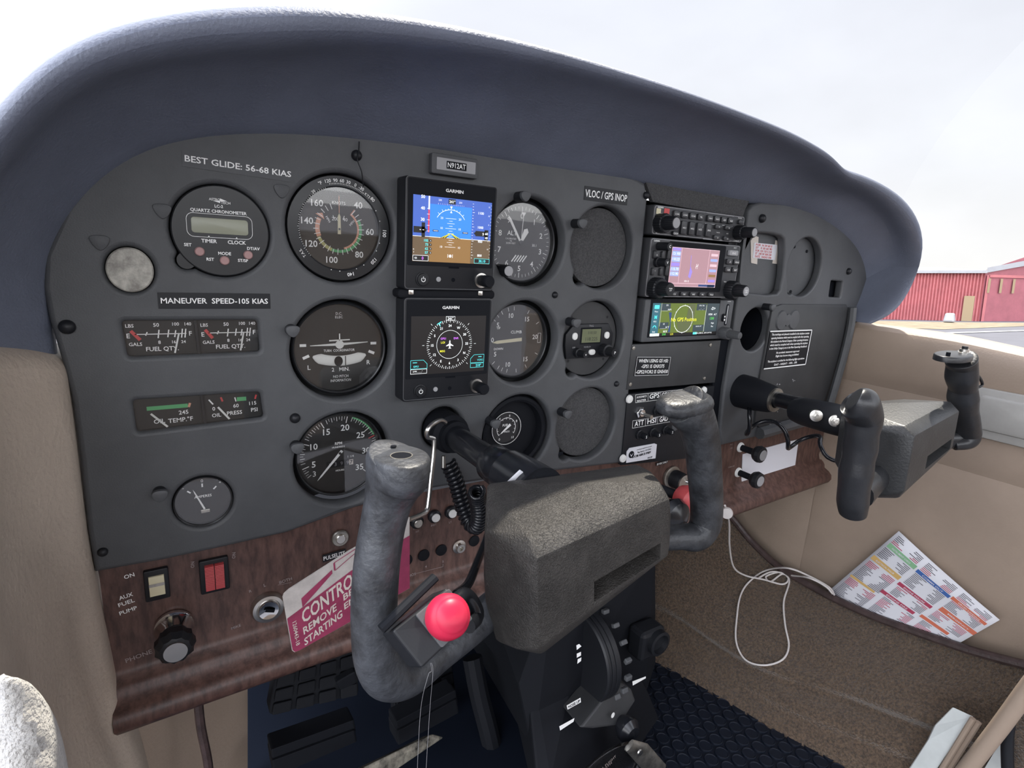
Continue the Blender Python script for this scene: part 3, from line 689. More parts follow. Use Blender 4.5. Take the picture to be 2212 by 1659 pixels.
b.mt('green'); b.ring(0, 0, .0166, .0188, y2, 62, 200); b.mt('gold'); b.ring(0, 0, .0164, .0190, y2, 200, 247); b.build('speed_arcs', t)
needle_part(t, 'needle', y-.0006, 0, 0, -.004, .0125, 0, .0026, .0022, 'cream'); needle_part(t, 'needle_tip', y-.0007, 0, 0, .0125, .0270, 0, .0006, .0006, 'orange')
hub(t, y-.0008, .0008, 'dial')
# turn coordinator ------------------------------------------------
t, y = instrument('turn_gauge', 'turn gauge with white aeroplane symbol and slip ball below the airspeed gauge', 0, CZ[1], .009, .0405, .0375, 'dial')
y2 = y-.0002; b = MB().mt('wprint')
b.text('TURN  COORDINATOR', 0, -.0022, .0022, y2, w=.0265, bold=.012); b.text('2   MIN.', .001, -.0190, .0034, y2, bold=.01); b.text('NO PITCH', .001, -.0252, .0024, y2, w=.013); b.text('INFORMATION', .001, -.0288, .0024, y2, w=.0175)
b.text('L', -.0255, -.0160, .0040, y2, bold=.015); b.text('R', .0255, -.0140, .0040, y2, bold=.015); b.text('D.C.', 0, .0295, .0022, y2); b.text('ELEC', 0, .0265, .0022, y2)
b.rect(-.0300, .0030, .0052, .0023, y2); b.rect(.0300, .0030, .0052, .0023, y2); b.rect(-.0278, -.0070, .0056, .0024, y2, .40); b.rect(.0282, -.0050, .0056, .0024, y2, -.40); b.build('markings', t)
b = MB().mt('white'); b.poly([(-.0245, .0024), (0, .0020), (.0245, .0042), (.0245, .0048), (0, .0044), (-.0245, .0030)], y-.0012); b.disc(0, .0030, .0036, y-.0013); b.rect(0, .0090, .0011, .0070, y-.0012); b.rect(0, .0068, .0175, .0011, y-.0012, .03)
b.build('aeroplane_symbol', t, solid=.0005)
b = MB().mt('white'); pts = []
for i in range(17): x = -.0225+.045*i/16; pts.append(V((x, y-.0014, -.0112+.0045*(x/.0225)**2)))
b.tube(pts, [(.0010+.0034*min(1, (1-abs(2*i/16-1))*5), .0010) for i in range(17)], 12, ref=(0, 0, 1)); b.build('slip_tube', t, smooth=True)
b = MB().mt('matte'); b.disc(-.0015, -.0112, .0036, y-.0028, 24, .0044); b.rect(.0045, -.0112, .0006, .0085, y-.0027); b.build('slip_ball', t, solid=.0004)
# tachometer ------------------------------------------------
t, y = instrument('tachometer', 'round RPM gauge with single white needle, lowest in the left column', 0, CZ[2], .012, .0400, .0372, 'dial')
y2 = y-.0002; b = MB().mt('wprint')
def ta(v): return -128+ (v-3)/32*256 + 4
for v in range(3, 36):
    big = v % 5 == 0; b.tick(0, 0, .0285 if big else .0305, .0345, ta(v), .0007 if big else .00045, y2)
    if v < 35: b.tick(0, 0, .0318, .0345, ta(v+.5), .0003, y2) if v % 5 else None
for v in (5, 10, 15, 20, 25, 30, 35): b.around(str(v), 0, 0, .0242, ta(v), .0058, y2, bold=.012)
b.around('3', 0, 0, .0280, ta(3)-2, .0052, y2)
b.text('RPM', -.001, .0095, .0026, y2, bold=.02); b.text('HUNDREDS', -.001, .0060, .0016, y2, bold=.01); b.text('HOURS', 0, -.0165, .0017, y2, bold=.02); b.text('1 1/4', .010, -.0045, .0022, y2)
b.build('numerals', t)
b = MB().mt('red'); b.ring(0, 0, .0285, .0345, y2-.0001, ta(27)-.8, ta(27)+.8, 3); b.mt('green'); b.ring(0, 0, .0335, .0350, y2+.0001, ta(21), ta(26.8)); b.build('range_marks', t)
b = MB().mt('matte'); b.rect(.000, -.0100, .0240, .0062, y2-.0001); b.mt('gprint')
for i, s_ in enumerate('1399'): b.text(s_, -.0095+i*.0055, -.0100, .0036, y2-.0003)
b.mt('tape'); b.rect(.0102, -.0100, .0038, .0052, y2-.0002); b.mt('matte'); b.text('7', .0102, -.0100, .0036, y2-.0004, bold=.02); b.build('hour_counter', t)
needle_part(t, 'needle', y-.0008, 0, 0, -.003, .0310, 221, .0026, .0014); hub(t, y-.0009, .0012, 'dial')
# altimeter ------------------------------------------------
t, y = instrument('altimeter', 'altimeter with white hands, right of the upper screen', CX[1], 0, .0135, .0405, .0372, 'dial')
y2 = y-.0002; b = MB().mt('wprint')
for k in range(50): b.tick(0, 0, .0295 if k % 5 == 0 else .0315, .0345, k*7.2, .0006 if k % 5 == 0 else .0004, y2)
for k in range(10):
    if k != 1: b.around(str(k), 0, 0, .0255, k*36, .0056, y2, bold=.01)
b.around('1', 0, 0, .0255, 36, .0056, y2)
b.text('ALT', -.0105, .0085, .0046, y2, bold=.01); b.text('CALIBRATED', -.0115, .0030, .0016, y2); b.text('TO', -.0115, .0008, .0014, y2); b.text('20,000 FEET', -.0115, -.0014, .0016, y2)
b.build('numerals', t)
b = MB().mt('bezel'); b.rect(.0165, -.002, .0085, .0048, y2); b.mt('wprint'); b.text('30.1', .0165, -.002, .0026, y2-.0002); b.build('pressure_window', t)
b = MB().mt('wprint')
for i in range(5): b.line(-.0095+i*.0032, -.0190, -.0045+i*.0032, -.0125, .0013, y2)
b.build('striped_flag', t)
needle_part(t, 'needle', y-.0006, 0, 0, -.002, .0300, 327, .0020, .0026); needle_part(t, 'short_needle', y-.0009, 0, 0, -.002, .0155, 26, .0016, .0060)
b = MB().mt('wprint'); b.line(0, 0, .0012, .0260, .0006, y-.0012); b.poly([(.0012-.0028, .0290), (.0012+.0028, .0290), (.0012, .0245)], y-.0012); b.build('thin_pointer', t, solid=.0002); hub(t, y-.0013, .0022)
def adj_knob(t, x, z, ln, cap='gprint', r=.0056):
    b = MB().mt('black'); b.lathe([(r*.9, 0), (r, -.002), (r, -ln+.001), (r*.9, -ln)], x, z, knurl=16); k = b.build('knob', t, smooth=True)
    b = MB().mt(cap); b.lathe([(r*.86, -ln-.0002), (r*.8, -ln-.0006), (0, -ln-.0006)], x, z, n=20); b.build('knob_cap', k, smooth=True)
adj_knob(t, -.0285, -.0275, .022)
# climb ------------------------------------------------
t, y = instrument('climb_gauge', 'vertical speed gauge reading CLIMB with pointer to the left, right of the lower screen', CX[1], CZ[1], .0145, .0405, .0370, 'dial')
y2 = y-.0002; b = MB().mt('wprint')
for n_, a in (('5', -52), ('10', -12), ('15', 34), ('20', 84), ('15', 143), ('10', 193), ('5', 238), ('0', 272)): b.around(n_, 0, 0, .0262, a, .0050, y2, bold=.01)
for a in (-50, -40, -30, -16, -4, 28, 58, 118, 150, 172, 192, 203, 212, 226): b.tick(0, 0, .0310, .0350, a, .0005, y2)
b.frame(.0315, .0015, .0040, .0105, .0004, y2); b.text('CLIMB', .002, .0085, .0030, y2, w=.0135, bold=.015); b.text('DOWN', -.0185, -.0085, .0024, y2, bold=.01); b.text('UP', -.0195, .0130, .0024, y2, bold=.01); b.build('numerals', t)
needle_part(t, 'needle', y-.0008, 0, 0, -.009, .0265, 266, .0036, .0032, 'cream')
# small radio in the right column, middle ------------------------------------------------
rx, rz = CX[2]-.0015, CZ[1]
t = thing('round_radio', 'small round-mounted radio with grey display and two knobs in the right column', 'radio', (rx, .011, rz))
b = MB().mt('panel2'); b.lathe([(.0415, .004), (.0415, 0), (.041, -.0004), (0, -.0004)], n=48); b.mt('black')
for a in (-45, 45, 135, 225): b.disc(.036*math.cos(math.radians(a)), .034*math.sin(math.radians(a)), .0016, -.0006, 12)
b.build('mount_plate', t, smooth=True)
b = MB().mt('black'); b.prism([(-.031, -.021), (.031, -.021), (.034, -.006), (.034, .006), (.026, .017), (-.024, .017), (-.034, .006), (-.034, -.006)], -.004, 0, .001); b.build('body', t, smooth=True)
b = MB().mt('matte'); b.plate(.001, .004, .030, .0185, .001, -.0046, -.0038); b.mt('lcd2'); b.rect(.001, .004, .0265, .0150, -.0048); b.mt('lcdink'); b.text('110.50', .002, .0075, .0034, -.0050); b.text('118.225', .0015, .0005, .0042, -.0050); b.build('display', t)
b = MB().mt('gprint'); b.text('TRIG', 0, .0150, .0022, -.0043); b.text('OFF', -.022, -.0085, .0018, -.0043); b.text('SQUELCH', -.003, -.0085, .0016, -.0043); b.build('lettering', t)
for x in (-.0220, .0240): b = MB().mt('white'); b.plate(x, .004, .0068, .0080, .0032, -.0056, -.0038, .0006); b.build('button', t, smooth=True)
b = MB().mt('white'); b.plate(.004, -.0145, .0090, .0062, .003, -.0058, -.0038, .0006); b.build('button', t, smooth=True)
def knob(t, x, z, prof, name='knob', m='black', knurl=20, cap=None, capt=None, caph=.002):
    b = MB().mt(m); b.lathe(prof, x, z, knurl=knurl, kd=.05); k = b.build(name, t, smooth=True)
    if cap or capt:
        r, y = prof[-2]; b = MB().mt(cap or m); b.disc(x, z, r*.86, y-.0002, 20)
        if capt: b.mt('wprint'); b.text(capt, x, z, caph, y-.0004, bold=.02)
        b.build('knob_cap', k)
    return k
knob(t, -.0175, -.0140, [(.0052, -.004), (.0052, -.009), (.0040, -.0095), (.0036, -.020), (0, -.020)], capt='v', caph=.0028)
knob(t, .0205, -.0125, [(.0072, -.004), (.0072, -.013), (.0052, -.0135), (.0048, -.024), (0, -.024)], capt='P', caph=.003)
# crinkle blanks ------------------------------------------------
for (x, z, l) in ((CX[2], 0, 'crinkle-finished blanking disc under the VLOC / GPS INOP label'), (CX[2]+.0015, CZ[2], 'crinkle-finished blanking disc lowest in the right column')):
    t = tag(None or (lambda b: (b.mt('crinkle'), b.lathe([(.0412, .006), (.0412, 0), (.0408, -.0006), (0, -.0006)], n=56), b.build('blanking_disc', smooth=True, loc=(x, .0105, z)))[2])(MB()), l, 'blanking disc')
# fuel pressure in deep ring ------------------------------------------------
t = thing('fuel_pressure_gauge', 'tiny fuel pressure gauge set in a deep black ring, above the yoke shaft', 'gauge', (CX[1], .012, CZ[2]))
b = MB().mt('matte'); b.lathe([(.0405, .004), (.0405, -.003), (.0395, -.006), (.0365, -.0075), (.0340, -.006), (.0330, -.001), (.0330, .006), (0, .006)], n=56); b.build('mounting_ring', t, smooth=True)
b = MB().mt('bezel'); b.lathe([(.0185, .0058), (.0185, .0030), (.0178, .0024), (.0165, .0024), (.0160, .0034), (0, .0034)], -.006, .003, n=40); b.mt('wprint'); b.ring(-.006, .003, .0177, .0182, .0022); b.build('bezel', t, smooth=True)
y2 = .0031; b = MB().mt('wprint'); b.ring(-.006, .003, .0112, .0118, y2, -130, 125)
for k in range(11): b.tick(-.006, .003, .0098, .0115, -128+25*k, .0005, y2)
for s_, a in (('0', 214), ('4', 322), ('6', 14), ('8', 62), ('10', 142)): b.around(s_, -.006, .003, .0142, a, .0028, y2)
b.text('FUEL', -.007, .0065, .0026, y2, bold=.02); b.text('PRESS', -.005, -.001, .0020, y2); b.text('PSI', -.006, .0145, .0014, y2); b.text('1', -.006, -.0225, .0026, .0057); b.rect(-.0115, .0245, .0060, .0024, .0057, .5); b.text('8', .0165, -.002, .0040, .0057)
b.build('numerals', t); needle_part(t, 'needle', .0027, -.006, .003, -.006, .0095, 232, .0030, .0014)
# chronometer ------------------------------------------------
t = thing('clock', 'round black digital clock with blank grey display and three pink buttons', 'clock', (CLK[0], .0, CLK[1]))
b = MB().mt('bezel'); b.lathe([(.0318, .006), (.0318, .0005), (.0310, -.0003), (0, -.0003)], n=56); b.xf((-.0235, 0, -.0215)); b.lathe([(.0060, .006), (.0060, .0008), (0, .0008)], n=24); b.xf(); b.build('body', t, smooth=True)
b = MB().mt('wprint'); yy = -.0006
for s_, x, z, h, w_ in (('QUARTZ CHRONOMETER', -.0010, .0135, .0022, .036), ('LC-2', -.001, .0173, .0020, None), ('TIMER', -.0085, -.0072, .0026, None), ('CLOCK', .0095, -.0072, .0026, None), ('SET', -.0220, -.0105, .0022, None), ('RST', -.0085, -.0200, .0022, None), ('MODE', .0010, -.0155, .0022, None), ('DT/AV', .0205, -.0110, .0022, None), ('ST/SP', .0130, -.0200, .0022, None)):
    b.text(s_, x, z, h, yy, w=w_, bold=.02)
b.text('ASTRO', -.0035, .0218, .0017, yy, bold=.01, w=.007); b.text('TECH', .0035, .0200, .0017, yy, bold=.01, w=.006); b.poly([(0, .0228), (.0045, .0212), (0, .0208)], yy); b.poly([(-.0045, .0208), (0, .0212), (0, .0196)], yy)
o_ = rrect(-.0008, .0035, .0425, .0165, .0045, 5); i_ = rrect(-.0008, .0035, .0419, .0159, .0042, 5); n_ = len(o_)
b.add([(p[0], yy, p[1]) for p in o_+i_], [(k, (k+1) % n_, n_+(k+1) % n_, n_+k) for k in range(n_)])
for x in (-.0085, .0095): b.poly([(x-.001, -.0049), (x+.001, -.0049), (x, -.0034)], yy)
b.build('lettering', t)
b = MB().mt('lcd'); b.plate(-.0008, .0035, .0365, .0108, .002, -.0010, -.0002, .0002); b.build('display', t, smooth=True)
for x, z in ((-.0150, -.0148), (.0007, -.0205), (.0165, -.0158)): b = MB().mt('pinkbtn'); b.lathe([(.0032, 0), (.0032, -.0022), (.0026, -.0030), (0, -.0030)], x, z, n=24); b.build('button', t, smooth=True)
# ammeter ------------------------------------------------
t, y = instrument('ammeter', 'small round AMPERES gauge at the lower left of the black panel', AMM[0], AMM[1], .001, .0208, .0192, 'dial', depth=.004)
y2 = y-.0002; b = MB().mt('wprint'); b.text('AMPERES', 0, .0032, .0022, y2, bold=.01); b.text('0', 0, .0162, .0026, y2); b.text('+', .0125, .0130, .0026, y2); b.text('60', .0115, .0160, .0020, y2); b.text('-', -.0130, .0120, .003, y2)
for a in (-48, 0, 44): b.tick(0, 0, .0110, .0140, a, .0011, y2)
b.build('numerals', t); needle_part(t, 'needle', y-.0008, .0005, -.0075, 0, .0190, -22, .0014, .0008); b = MB().mt('dullmetal'); b.box(.001, y-.0005, -.0095, .0065, .001, .003); b.build('needle_mount', t, bevel=.0004)
# vent disc
t = thing('vent_cover', 'pale corroded aluminium disc at the far left of the panel', 'blanking disc', (VENT[0], .0, VENT[1]))
b = MB().mt('cork'); b.xf(sc=(1, 1, 1.1)); b.lathe([(.0136, .006), (.0136, -.0002), (.0128, -.0012), (0, -.0018)], n=40); b.build('disc', t, smooth=True)
# fuel and oil strips ------------------------------------------------
def strip(name, label, q, items):
    Q = [V(p) for p in q]; c = sum(Q, V((0, 0)))/4
    t = thing(name, label, 'gauge', (c.x, 0, c.y)); L_ = lambda u, v: (lambda p: (p.x, p.y))((Q[3].lerp(Q[2], u)).lerp(Q[0].lerp(Q[1], u), v)-c)
    b = MB().mt('dial'); g_ = .006; b.poly([L_(-.02, -.03), L_(1.02, -.03), L_(1.02, 1.03), L_(-.02, 1.03)], g_); b.build('dial', t)
    b = MB().mt('bezel'); p0, p1, p2, p3 = L_(.505, 0), L_(.525, 0), L_(.525, 1), L_(.505, 1); b.prism([p0, p1, p2, p3], .003, .0059, 0); b.build('divider', t)
    b = MB().mt('glass'); b.poly([L_(-.01, -.02), L_(1.01, -.02), L_(1.01, 1.02), L_(-.01, 1.02)], .0028); b.build('glass', t)
    ang = math.atan2(Q[2].y-Q[3].y, Q[2].x-Q[3].x); y = .0057
    b = MB()
    for it in items:
        k = it[0]
        if k == 'n': continue
        b.mt(it[1])
        if k == 't': b.text(it[2], *L_(it[3], it[4]), it[5], y-.0001, a=ang, bold=.012)
        if k == 'l': b.line(*L_(it[2], it[3]), *L_(it[4], it[5]), it[6], y-.0002)
    b.build('markings', t)
    for it in items:
        if it[0] == 'n': b = MB().mt('white'); b.line(*L_(it[2], it[3]), *L_(it[4], it[5]), it[6], y-.0012); b.build('needle', t, solid=.0003)
def fuel_items(u0, s):
    I = [('l', 'wprint', u0+.14*s, .60, u0+.88*s, .60, .0006), ('l', 'red', u0+.095*s, .70, u0+.205*s, .44, .0022)]
    for u, v0, v1 in ((.29, .66, .56), (.46, .72, .48), (.60, .72, .50), (.70, .70, .50), (.80, .74, .48), (.85, .74, .48)): I.append(('l', 'wprint', u0+(u+.03)*s, v0, u0+u*s, v1, .0008))
    I += [('t', 'wprint', 'E', u0+.05*s, .56, .0034), ('t', 'wprint', 'F', u0+.94*s, .60, .0034), ('t', 'wprint', 'LBS', u0+.09*s, .84, .0025), ('t', 'wprint', 'GALS', u0+.13*s, .32, .0025), ('t', 'wprint', '50', u0+.46*s, .86, .0027), ('t', 'wprint', '100', u0+.74*s, .88, .0024),
          ('t', 'wprint', '140', u0+.92*s, .88, .0024), ('t', 'wprint', '8', u0+.47*s, .36, .0025), ('t', 'wprint', '16', u0+.68*s, .36, .0022), ('t', 'wprint', '24', u0+.82*s, .36, .0022), ('t', 'wprint', 'FUEL QTY.', u0+.50*s, .16, .0032)]
    return I
strip('fuel_quantity_gauge', 'wide twin FUEL QTY gauge with two needles, upper of the two strip gauges', fuel_q, fuel_items(.0, .50)+fuel_items(.54, .46)+[('n', '', .385, .62, .335, .04, .0011), ('n', '', .885, .62, .845, .04, .0011)])
strip('oil_gauge', 'wide twin OIL gauge with green bands, lower of the two strip gauges', oil_q, [('l', 'green', .09, .66, .40, .66, .0030), ('l', 'orange', .405, .60, .42, .74, .0016), ('t', 'wprint', '245', .36, .44, .0032), ('t', 'wprint', 'TEMP.°F', .33, .20, .0034), ('t', 'wprint', 'OIL', .17, .22, .0034),
      ('l', 'wprint', .57, .80, .60, .62, .0010), ('l', 'red', .67, .86, .68, .70, .0013), ('l', 'green', .80, .74, .88, .74, .0032), ('l', 'wprint', .785, .82, .79, .66, .0008), ('l', 'red', .955, .70, .97, .86, .0013), ('t', 'wprint', '0', .60, .46, .0030), ('t', 'wprint', '60', .785, .50, .0030), ('t', 'wprint', '115', .93, .54, .0030),
      ('t', 'wprint', 'OIL', .615, .22, .0030), ('t', 'wprint', 'PRESS', .765, .24, .0032), ('t', 'wprint', 'PSI', .935, .28, .0032), ('n', '', .115, .50, .225, .02, .0014), ('n', '', .635, .52, .715, .04, .0014)])
# ================================================================ THE TWO SQUARE DISPLAYS
GX, GW, GH = .0455, .0864, .0914
def small_display(z, label, nm):
    t = thing(nm, label, 'display', (GX+GW/2, -.018, z-GH/2))
    b = MB().mt('black'); b.plate(0, 0, GW, GH, .003, 0, .018, .0012); b.build('case', t, smooth=True)
    b = MB().mt('gprint'); o_ = rrect(0, .0005, GW-.001, GH-.0014, .003); i_ = rrect(0, .0005, GW-.0022, GH-.0026, .0025); n_ = len(o_); b.mt('panel'); b.add([(p[0], -.0001, p[1]) for p in o_+i_], [(k, (k+1) % n_, n_+(k+1) % n_, n_+k) for k in range(n_)]); b.build('edge_trim', t)
    b = MB().mt('matte'); b.plate(0, .0095, GW-.0050, GH-.0225, .0012, -.0006, .0001, .0002); b.build('screen_glass', t)
    b = MB().mt('wprint'); b.text('GARMIN', .0005, .0375, .0026, -.0009, w=.0165, bold=.03); b.build('lettering', t)
    b = MB().mt('black'); b.lathe([(.0060, 0), (.0060, -.0012), (.0052, -.0014), (.0048, -.0024), (0, -.0026)], -.0270, -.0365, n=28); pb = b.build('power_button', t, smooth=True)
    b = MB().mt('wprint'); b.ring(-.0270, -.0365, .0014, .0020, -.0028, 35, 325); b.rect(-.0270, -.0350, .0006, .0022, -.0028); b.build('power_symbol', pb)
    b = MB().mt('gprint'); b.lathe([(.0021, 0), (.0021, -.0008), (0, -.0010)], -.0120, -.0360, n=20); b.build('light_sensor', t, smooth=True)
    b = MB().mt('deep'); b.disc(.0022, -.0362, .0018, -.0002); b.rect(.0022, -.0255, .010, .0016, -.0008); b.build('card_slot', t)
    b = MB().mt('metal'); b.lathe([(.0066, 0), (.0066, -.0012), (.0056, -.0013)], .0300, -.0360, n=32); b.build('knob_ring', t, smooth=True)
    knob(t, .0300, -.0360, [(.0048, 0), (.0048, -.006), (.0052, -.007), (.0052, -.0155), (.0046, -.0165), (0, -.0165)], knurl=0, m='matte')
    return t
# upper: attitude
T1 = small_display(.0452, 'upper square display showing a blue and brown attitude picture', 'attitude_display')
b = MB(); sx0, sx1, sz0, sz1 = -.0365, .0372, -.0215, .0315; hz = .0035; y = -.0008
W_ = sx1-sx0; 
def R4(x0, z0, x1, z1, m, yy): b.mt(m); b.rect((x0+x1)/2, (z0+z1)/2, x1-x0, z1-z0, yy)
HZ = -.0010
R4(sx0, HZ, sx1, sz1, 's_sky', y); R4(sx0, sz0, sx1, HZ, 's_brown', y)
R4(sx0, HZ, sx0+.0150, sz1, 's_sky2', y-.0001); R4(sx0, sz0, sx0+.0150, HZ, 's_brown2', y-.0001); R4(sx1-.0195, HZ, sx1, sz1, 's_sky2', y-.0001); R4(sx1-.0195, sz0, sx1, HZ, 's_brown2', y-.0001); R4(sx0+.0150, .0255, sx1-.0195, sz1, 's_sky2', y-.0001)
b.mt('s_white'); b.line(sx0, HZ, sx1, HZ, .0004, y-.0002); y2 = y-.0003
for v, z in (('50', .0305), ('40', .0215), ('30', .0125)): b.text(v, sx0+.0085, z, .0026, y2, bold=.02)
b.rect(sx0+.0140, .0262, .0013, .0106, y2); b.mt('s_red'); b.rect(sx0+.0140, .0116, .0013, .0180, y2); b.mt('s_white')
for k in range(5): b.rect(sx0+.0134, .0215-.0045*k, .0024, .0003, y2-.0001)
cx_ = -.0022; R = .0150; cz_ = .0065
b.ring(cx_, cz_+.0005, R, R+.0004, y2, -58, 58)
for a in (-45, -30, -20, -10, 10, 20, 30, 45): b.tick(cx_, cz_+.0005, R, R+(.0022 if abs(a) in (30, 45) else .0012), a, .0003, y2)
b.poly([(cx_-.0011, .0250), (cx_+.0011, .0250), (cx_, .0226)], y2); b.poly([(cx_-.0010, .0196), (cx_+.0010, .0196), (cx_, .0216)], y2)
for k, w_ in enumerate((.0100, .0032, .0070, .0032, .0100, .0032, .0056, .0032)):
    b.rect(cx_, .0150-.00205*k, w_, .00028, y2)
for z in (.0150, .0068): 
    for sgn in (-1, 1): b.text('20' if z > .01 else '10', cx_+sgn*.0085, z, .0019, y2)
for k, w_ in enumerate((.0034, .0068, .0034, .0100)): b.rect(cx_, -.0028-.0019*k, w_, .00028, y2)
for sgn in (-1, 1): b.text('10', cx_+sgn*.0085, -.0086, .0019, y2)
for sgn in (-1, 1):
    b.mt('s_black'); b.poly([(cx_, .0034), (cx_+sgn*.0096, -.0012), (cx_+sgn*.0040, -.0012)], y2-.0001); b.mt('s_yel'); b.line(cx_+sgn*.0005, .0028, cx_+sgn*.0084, -.0010, .0005, y2-.0002); b.line(cx_+sgn*.0004, .0026, cx_+sgn*.0060, -.0010, .0005, y2-.0002)
    b.mt('s_black'); b.rect(cx_+sgn*.0140, .0042, .0052, .0014, y2); b.mt('s_white'); b.rect(cx_+sgn*.0140, .0042, .0040, .0004, y2-.0001)
b.mt('s_black'); b.rect(cx_+.0006, .0288, .0066, .0040, y2); b.mt('s_white'); b.text('241°', cx_+.0006, .0288, .0022, y2-.0002, bold=.02); b.text('230', cx_-.0105, .0292, .0015, y2); b.text('250', cx_+.0085, .0288, .0015, y2)
for k in range(15): b.rect(cx_-.0120+.0017*k, .0262, .0002, .0012 if k % 5 == 0 else .0007, y2)
b.mt('s_black'); b.rect(sx0+.0055, .0042, .0098, .0050, y2); b.rect(sx0+.0092, .0042, .0030, .0118, y2); b.poly([(sx0+.0107, .0024), (sx0+.0107, .0060), (sx0+.0125, .0042)], y2)
b.mt('s_white'); b.text('- -', sx0+.0078, .0042, .0026, y2-.0002, bold=.03, w=.0040)
b.mt('s_cyan')
for k, v in enumerate(('105', '73', '62', '57')): b.text(v, sx0+.0138, -.0042-.0033*k, .0021, y2, al='r', bold=.02)
b.mt('s_black')
for k in range(4): b.plate(sx0+.0158, -.0042-.0033*k, .0022, .0022, .0009, y2-.0002, y2, 0)
b.mt('s_white')
for k, v in enumerate('AYXG'): b.text(v, sx0+.0158, -.0042-.0033*k, .0012, y2-.0004)
b.mt('s_black'); b.rect(sx0+.0072, -.0188, .0136, .0042, y2); b.mt('s_white'); b.frame(sx0+.0072, -.0188, .0140, .0046, .0003, y2-.0001); b.text('GS', sx0+.0028, -.0188, .0014, y2-.0002, bold=.02); b.mt('s_mag'); b.text('0', sx0+.0090, -.0188, .0026, y2-.0002, bold=.02)
b.mt('s_white'); b.text('K', sx0+.0010, -.0118, .0013, y2); b.text('T', sx0+.0010, -.0142, .0013, y2)
ax = sx1-.0105
for v, z in (('1100', .0218), ('1000', .0098), ('900', -.0022), ('800', -.0142)): b.text(v, ax, z, .0022, y2, bold=.015)
for k in range(20): b.rect(sx1-.0185+(.0006 if k % 5 == 3 else 0), .0290-.0024*k, .0020 if k % 5 == 3 else .0012, .0003, y2)
for k in range(17): b.rect(sx1-.0006, .0290-.0028*k, .0010, .0002, y2)
for v, z in (('15', .0275), ('10', .0200), ('5', .0125), ('5', -.0015), ('10', -.0085)): b.text(v, sx1-.0025, z, .0013, y2)
b.mt('s_black'); b.rect(ax+.0010, .0045, .0118, .0044, y2-.0002); b.rect(ax+.0060, .0036, .0038, .0088, y2-.0002); b.poly([(ax-.0048, .0030), (ax-.0048, .0060), (ax-.0066, .0045)], y2-.0002)
b.mt('s_white'); b.text('9', ax+.0026, .0042, .0024, y2-.0004, bold=.02); b.text('60', ax+.0060, .0048, .0022, y2-.0004, bold=.02); b.text('40', ax+.0060, .0012, .0020, y2-.0004, bold=.02)
b.mt('s_black'); b.rect(sx1-.0080, -.0190, .0152, .0036, y2-.0001); b.mt('s_cyan'); b.frame(sx1-.0080, -.0190, .0156, .0042, .0003, y2-.0002); b.text('30.10', sx1-.0078, -.0190, .0023, y2-.0003, bold=.02)
b.mt('s_white'); b.disc(cx_+.0002, -.0160, .0013, y2); b.rect(cx_-.0020, -.0160, .0004, .0030, y2); b.rect(cx_+.0024, -.0160, .0004, .0030, y2)
b.build('screen', T1)
# lower: compass
T2 = small_display(-.0525, 'lower square display showing a black compass rose', 'compass_display')
b = MB(); y = -.0008; R4(sx0, -.0215, sx1-.0005, .0300, 's_black', y); y2 = y-.0002
b.mt('s_white'); cx_, cz_ = .0005, .0045
for k in range(72):
    a = k*5; b.tick(cx_, cz_, .0198 if k % 2 == 0 else .0208, .0224, a-1, .0003 if k % 2 else .0004, y2)
for s_, a in zip(('24', 'W', '30', '33', 'N', '3', '6', 'E', '12', '15', 'S', '21'), range(0, 360, 30)): b.around(s_, cx_, cz_, .0170, a-1, .0023, y2, bold=.015)
b.ring(cx_, cz_, .0126, .0129, y2)
for a in (45, 90, 135, 225, 270, 315): b.tick(cx_, cz_, .0245, .0265, a, .0003, y2)
b.frame(cx_, .0280, .0088, .0036, .0003, y2); b.text('241°', cx_, .0280, .0022, y2, bold=.02)
b.poly([(cx_-.0006, cz_-.003), (cx_+.0006, cz_-.003), (cx_+.0006, cz_+.0028), (cx_, cz_+.0042), (cx_-.0006, cz_+.0028)], y2); b.poly([(cx_, cz_+.0012), (cx_-.0036, cz_-.0010), (cx_-.0036, cz_-.0016), (cx_, cz_-.0008), (cx_+.0036, cz_-.0016), (cx_+.0036, cz_-.0010)], y2-.0001); b.poly([(cx_, cz_-.0024), (cx_-.0016, cz_-.0036), (cx_+.0016, cz_-.0036)], y2-.0001)
b.mt('s_mag'); b.text('GPS1', cx_-.0066, cz_+.0055, .0019, y2, bold=.015); b.text('ENR', cx_+.0062, cz_+.0055, .0019, y2, bold=.015); b.mt('s_yel'); b.text('LOI', cx_-.0068, cz_+.0020, .0019, y2, bold=.015); b.text('MSG', cx_-.0070, cz_-.0058, .0019, y2, bold=.015)
b.mt('s_cyan'); a = math.radians(-29); p = V((cx_+.0222*math.sin(a), cz_+.0222*math.cos(a))); b.line(p.x-.0020, p.y-.0012, p.x+.0020, p.y+.0012, .0008, y2); b.line(p.x, p.y, p.x+.0010, p.y-.0030, .0006, y2)
def cframe(x0, x1, z0, z1, left):
    c = .0035; P_ = [(x0, z0), (x1, z0), (x1, z1 if not left else z1-c), (x1-c if left else x1, z1), (x0 if left else x0+c, z1), (x0, z1 if left else z1-c)]
    for i in range(6):
        if V(P_[i]) != V(P_[(i+1) % 6]): b.line(*P_[i], *P_[(i+1) % 6], .0003, y2)
cframe(sx0, sx0+.0155, -.0160, -.0085, True); b.text('GPS1', sx0+.0050, -.0140, .0018, y2, bold=.01); b.line(sx0+.0020, -.0105, sx0+.0060, -.0105, .0006, y2)
cframe(sx1-.0150, sx1-.0010, -.0135, -.0060, False); b.text('VOR2', sx1-.0050, -.0110, .0018, y2); b.line(sx1-.0070, -.0080, sx1-.0035, -.0080, .0006, y2)
